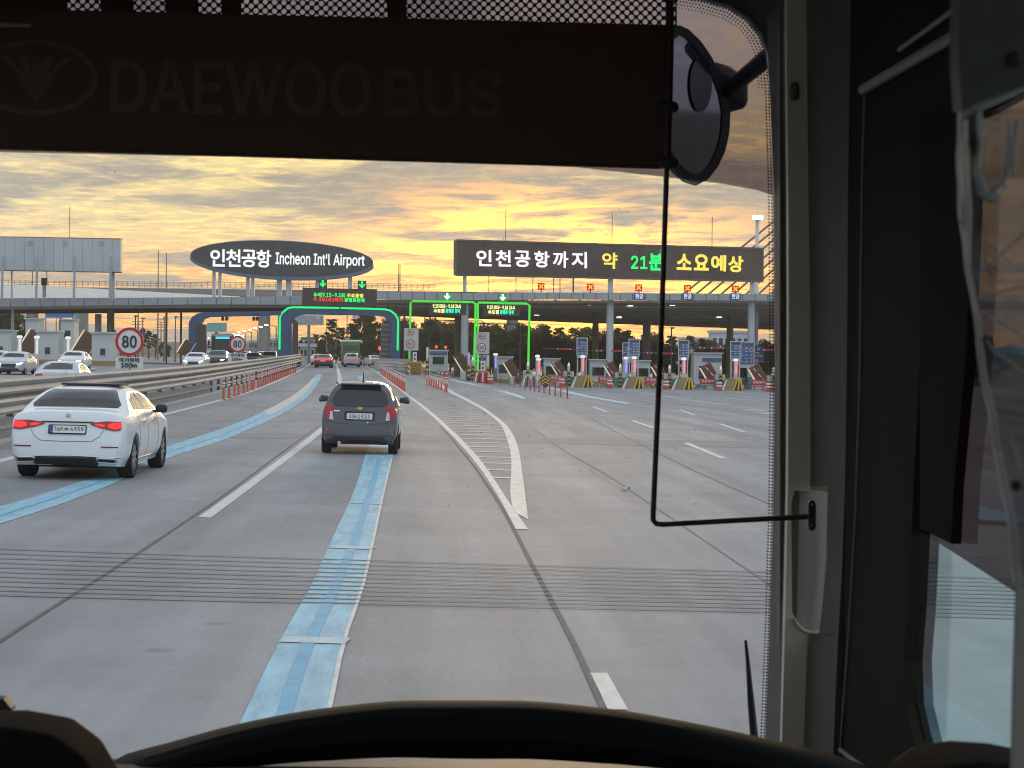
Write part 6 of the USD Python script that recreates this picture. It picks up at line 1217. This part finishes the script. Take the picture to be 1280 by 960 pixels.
# shell round us
A_('roof', bb(-1.45, 1.25, -4, Yg, 3.3, 3.36), mat('ceiling_beige', (.62, .60, .55), .8)); A_('floor', bb(-1.45, 1.25, -4, Yg, .55, .6), M_INT); A_('rear_wall', bb(-1.45, 1.25, -4.05, -4, .55, 3.3), MATS['ceiling_beige'])
for z0, z1 in ((.55, 1.5), (2.75, 3.3)): A_('side_wall', bb(X, X + .06, -4, ylo - .02, z0, z1), M_INT)
A_('side_glass', bb(X + .02, X + .025, -4, ylo - .02, 1.5, 2.75), clear('side_window_glass', (.72, .75, .73), .9, 1.2))
for z0, z1 in ((.55, 1.4), (2.8, 3.3)): A_('side_wall', bb(-1.45, -1.4, -4, Yg, z0, z1), M_INT)
for y0 in (-4, -1.2, 1.6, 4.6): A_('window_pillar', bb(-1.45, -1.4, y0, y0 + .15, 1.4, 2.8), M_INT)
A_('side_glass', bb(-1.43, -1.425, -4, Yg, 1.4, 2.8), MATS['side_window_glass'])
# dashboard and the dark padded shapes in front
Yd = 3.9
cv = [(118, 972), (150, 955), (200, 940), (300, 912), (400, 893), (520, 882), (640, 882), (760, 892), (860, 909), (960, 931), (1040, 951), (1100, 972)]
pts = smooth([at(*p, Yd) for p in cv], 4); n_ = len(pts); f_ = np.linspace(0, 1, n_); th_ = .105 * np.sin(np.pi * np.clip(f_, .02, .98)) ** .55
prof = [(-.22, -1), (-.10, -1), (0, -.62), (.02, -.30), (.0, -.08), (-.04, 0), (.14, .0), (.30, -.3), (.30, -1)]
A = np.stack([np.stack([pts[:, 0], pts[:, 1] + u_, pts[:, 2] + v_ * th_], 1) for u_, v_ in [(.0, -1), (-.05, -.85), (-.075, -.5), (-.065, -.2), (-.03, -.03), (.03, 0), (.12, -.1), (.2, -.5), (.2, -1), (.0, -1)]], 1)
m = grid(A); m.fix_normals(); A_('instrument_cowl', m, mat('cowl_black', (.004, .004, .004), .8, specular_ior_level=.15, bump=(300, .2, .002)), smooth=50)
rim = [p + V([0, -.02, .001]) for p in pts]; A_('cowl_rim', tube(rim[3:-12], .0028, 6), mat('cowl_rim_tan', (.13, .10, .075), .7), smooth=50)
d0, d1, d2, d3 = at(-250, 950, 3.86), at(1150, 968, 3.86), at(1250, 1120, 3.0), at(-250, 1080, 3.0)
dv = V([d0, d1, d2, d3]); dm = trimesh.Trimesh(np.vstack([dv, dv - [0, 0, .03]]), [(0, 2, 1), (0, 3, 2), (4, 5, 6), (4, 6, 7), (0, 1, 5), (0, 5, 4), (3, 7, 6), (3, 6, 2)], process=False); A_('dashboard', dm, mat('dash_grey', (.14, .14, .14), .7))
A_('dash_base', bb(-1.4, X, 4.3, Yg, .6, .98), M_BLK)
def cushion(pix, Y, th):
    c = [at(a, b, Y) for a, b in pix]; return hull([(p + V([0, q, -.03]), .034) for p in c for q in (0, th)] + [(V([p[0], Y, p[2] - .4]), .03) for p in (c[0], c[-1])], 16)
M_SEAT = mat('seat_black', (.008, .007, .007), .85, specular_ior_level=.12)
A_('seat_back', cushion([(-150, 921), (-60, 913), (10, 912), (55, 920), (82, 940), (98, 968), (110, 1010)], 2.6, .12), M_SEAT, smooth=50)
A_('seat_back', cushion([(1152, 1005), (1168, 975), (1190, 960), (1222, 955), (1270, 958), (1330, 970), (1400, 1005)], 2.3, .12), M_SEAT, smooth=50)
A_('left_bracket', slab([(-20, 872), (4, 874), (14, 886), (14, 889), (-20, 888)], 3.2, .03), M_BLK)
# door mirror outside, on its arm
Ym = 6.15
out = [(845, 36), (858, 41), (873, 54), (886, 71), (898, 92), (907, 115), (912, 140), (911, 165), (906, 188), (897, 207), (886, 221), (872, 228), (857, 224), (842, 212), (829, 190), (822, 160), (820, 120), (824, 80), (832, 48)]
po_ = Polygon([(p[0], p[2]) for p in [at(a, b, Ym) for a, b in out]]).buffer(-.01).buffer(.01)
hs_ = []
for q, (s_, dy) in enumerate(((0, 0), (.006, .03), (.0, .06), (-.012, .11), (-.04, .15))):
    g = po_.buffer(s_); hs_ += [((x, Ym + dy, z), .001) for x, z in g.exterior.coords]
glass = po_.buffer(-.022)
mc = at(868, 132, Ym)
def lean(m): m.vertices = m.vertices + np.outer(.23 * (m.vertices[:, 0] - mc[0]) - .075 * (m.vertices[:, 2] - mc[2]), [0, 1, 0]); return m
hv_ = lean(tm(manifold3d.Manifold.hull_points([list(map(float, c)) for c, _ in hs_]))); rim_ = lean(wall_mesh(po_.buffer(.004).difference(glass), Ym - .02, .06))
A_('mirror_housing', hv_, M_BLK, smooth=40); A_('mirror_rim', rim_, mat('mirror_rim_black', (.03, .027, .027), .4, noise=(60, .7, 1.6)))
gm = lean(wall_mesh(glass.buffer(.002), Ym - .012, .006)); A_('mirror_glass', gm, mat('mirror_silver', (.62, .62, .65), .03, 1.))
cz = at(876, 105, Ym - .02); A_('mirror_lens', lean(frame(ext(affinity.scale(disc(0, 0, 1, 12), .035, .085), .006), cz, *XZ)), mat('mirror_lens_dark', (.16, .15, .16), .08, .9))
A_('mirror_bracket', hull([(at(902, 100, Ym + .05), .05), (at(918, 108, Ym + .05), .042), (at(922, 125, Ym + .05), .032), (at(905, 128, Ym + .05), .035), (at(895, 90, Ym + .02), .03)], 12), mat('mirror_rim_black'), smooth=50)
A_('mirror_arm', tube([at(912, 112, Ym), at(935, 92, Ym - .1), at(965, 67, Ym - .25), at(1010, 30, Ym - .45)], [.026, .026, .028, .03], 12), mat('mirror_rim_black'), smooth=50)
A_('wiper', tube([at(*p, 5.5) for p in ((932, 800), (935, 830), (939, 880), (944, 935), (950, 1000))], [.004, .006, .010, .012, .014], 8), M_BLK, smooth=50)

# ------------------------------------------------------------------ the clear plastic screen at the right
Ys = 1.75
scr = Thing('plastic_screen', 'clear wavy plastic screen hung from a dark bracket at the right edge', 'plastic screen', tuple(at(1240, 140, Ys)))
ed = [(1196, 138), (1199, 200), (1206, 290), (1212, 370), (1224, 440), (1238, 500), (1250, 560), (1261, 630), (1269, 690), (1274, 732)]
ed = [tuple(p) for p in PchipInterpolator(range(len(ed)), ed)(np.linspace(0, len(ed) - 1, 110))]
n_ = len(ed); rows = []
for a, b in ed: rows.append([at(a + (1420 - a) * q, b, Ys + .012 * math.sin(b / 60 + 9 * q) * q - .25 * q) for q in np.linspace(0, 1, 60)])
R_ = V(rows); R_[..., 1] += .05 * (meshkit.fbm(R_ * [6, 6, 11], 3) - .5); fr = grid(R_)
bk_ = fr.copy(); bk_.vertices = bk_.vertices + [0, .004, 0]; bk_.invert()
film_m = usdkit.material(stage, '/World/Looks/plastic_film', {"g": ("geometry", {}), "n": ("noise_texture", {"scale": 7, "detail": 2}), "bp": ("bump", {"strength": .5, "distance": .03}),
    "t": ("transparent_bsdf", {"color": (.60, .61, .62)}), "gl": ("glossy_bsdf", {"color": (.55, .55, .55), "roughness": .07}), "d": ("diffuse_bsdf", {"color": (.35, .36, .36)}), "f": ("fresnel", {"IOR": 1.45}), "m": ("mix_closure", {"fac": .10}), "m2": ("mix_closure", {})},
    [("g.position", "n.vector"), ("n.fac", "bp.height"), ("bp.normal", "gl.normal"), ("bp.normal", "f.normal"), ("t.BSDF", "m.closure1"), ("d.BSDF", "m.closure2"), ("f.fac", "m2.fac"), ("m.closure", "m2.closure1"), ("gl.BSDF", "m2.closure2")], surface="m2.closure")
scr.add('sheet', fr, film_m, smooth=True, world=True)
M_EDGE = mat('plastic_edge', (.58, .57, .53), .2, transmission_weight=.35, coat=.5)
scr.add('edge', tube([R_[i, 0] for i in range(n_)], np.interp(np.arange(n_), [0, 30, n_ - 1], [.0016, .0026, .0044]), 8), M_EDGE, smooth=50, world=True)
scr.add('lower_strip', slab([(1273, 732), (1300, 745), (1310, 1000), (1266, 1000), (1269, 850)], Ys, .01), mat('strip_beige', (.34, .32, .29), .6), world=True)
def fold(pix, r): scr.add('fold', tube([at(a, b, Ys - .02) for a, b in pix], [q * Ys / F for q in r], 8), M_EDGE, smooth=50, world=True)
fold([(1201, 92), (1198, 104), (1199, 122), (1202, 142)], [4, 6, 5, 3]); fold([(1200, 146), (1214, 138), (1230, 128), (1250, 116), (1282, 100)], [3, 5, 8, 11, 12])
fold([(1207, 150), (1206, 200), (1210, 260), (1211, 330)], [3, 6, 5, 2]); fold([(1224, 138), (1226, 180), (1222, 215), (1228, 240), (1238, 248), (1252, 232), (1260, 205), (1262, 150)], [4, 4, 5, 8, 8, 5, 4, 3]); fold([(1272, 150), (1266, 190), (1268, 220)], [3, 4, 2])
for y_, b_ in ((345, -46), (372, -12), (388, 28), (425, 34)): fold([(1217 + (y_ - 340) * .2, y_), (1240, y_ + b_ * .35), (1262, y_ + b_ * .8), (1300, y_ + b_ * 1.6)], [1.0, 1.6, 1.4, 1.0])
scr.add('tinted_streak', tube([at(a, b, Ys + .02) for a, b in ((1243, 462), (1250, 442), (1262, 436), (1280, 444), (1310, 466))], .0045, 8), mat('streak_blue', (.20, .36, .44), .3), smooth=50, world=True)
scr.add('screw', hull([(at(1216, 178, Ys - .03), .0045), (at(1217, 190, Ys - .03), .002)], 10), M_BLK, smooth=50, world=True)
scr.add('bracket', slab([(1199, -40), (1199, 84), (1203, 136), (1225, 128), (1330, 90), (1330, -40)], Ys - .06, .03), mat('bracket_dark', (.05, .05, .046), .5, noise=(30, .8, 1.2)), world=True)
for a, b in ((1268, 72),): scr.add('screw', hull([(at(a, b, Ys - .062), .006), (at(a, b + 3, Ys - .062), .006)], 12), M_BLK, smooth=50, world=True)
scr.add('screw', hull([(at(1270, 607, Ys - .03), .005)], 12), M_BLK, smooth=50, world=True)

# specks of dirt on the glass
r_ = np.random.RandomState(4); sp = []
for k in range(420):
    px, py = (r_.uniform(560, 965), r_.uniform(225, 640)) if r_.rand() < .7 else (r_.uniform(0, 965), r_.uniform(200, 870))
    p = at(px, py, Yg - .004); sp.append(wall_mesh(affinity.scale(disc(p[0], p[2], r_.uniform(.0005, .0013), 2), 1, r_.uniform(.7, 1.8)), Yg - .003, .001))
A_('dirt_specks', cat(sp), mat('dust_pale', (.6, .56, .5), .9), kind='stuff')
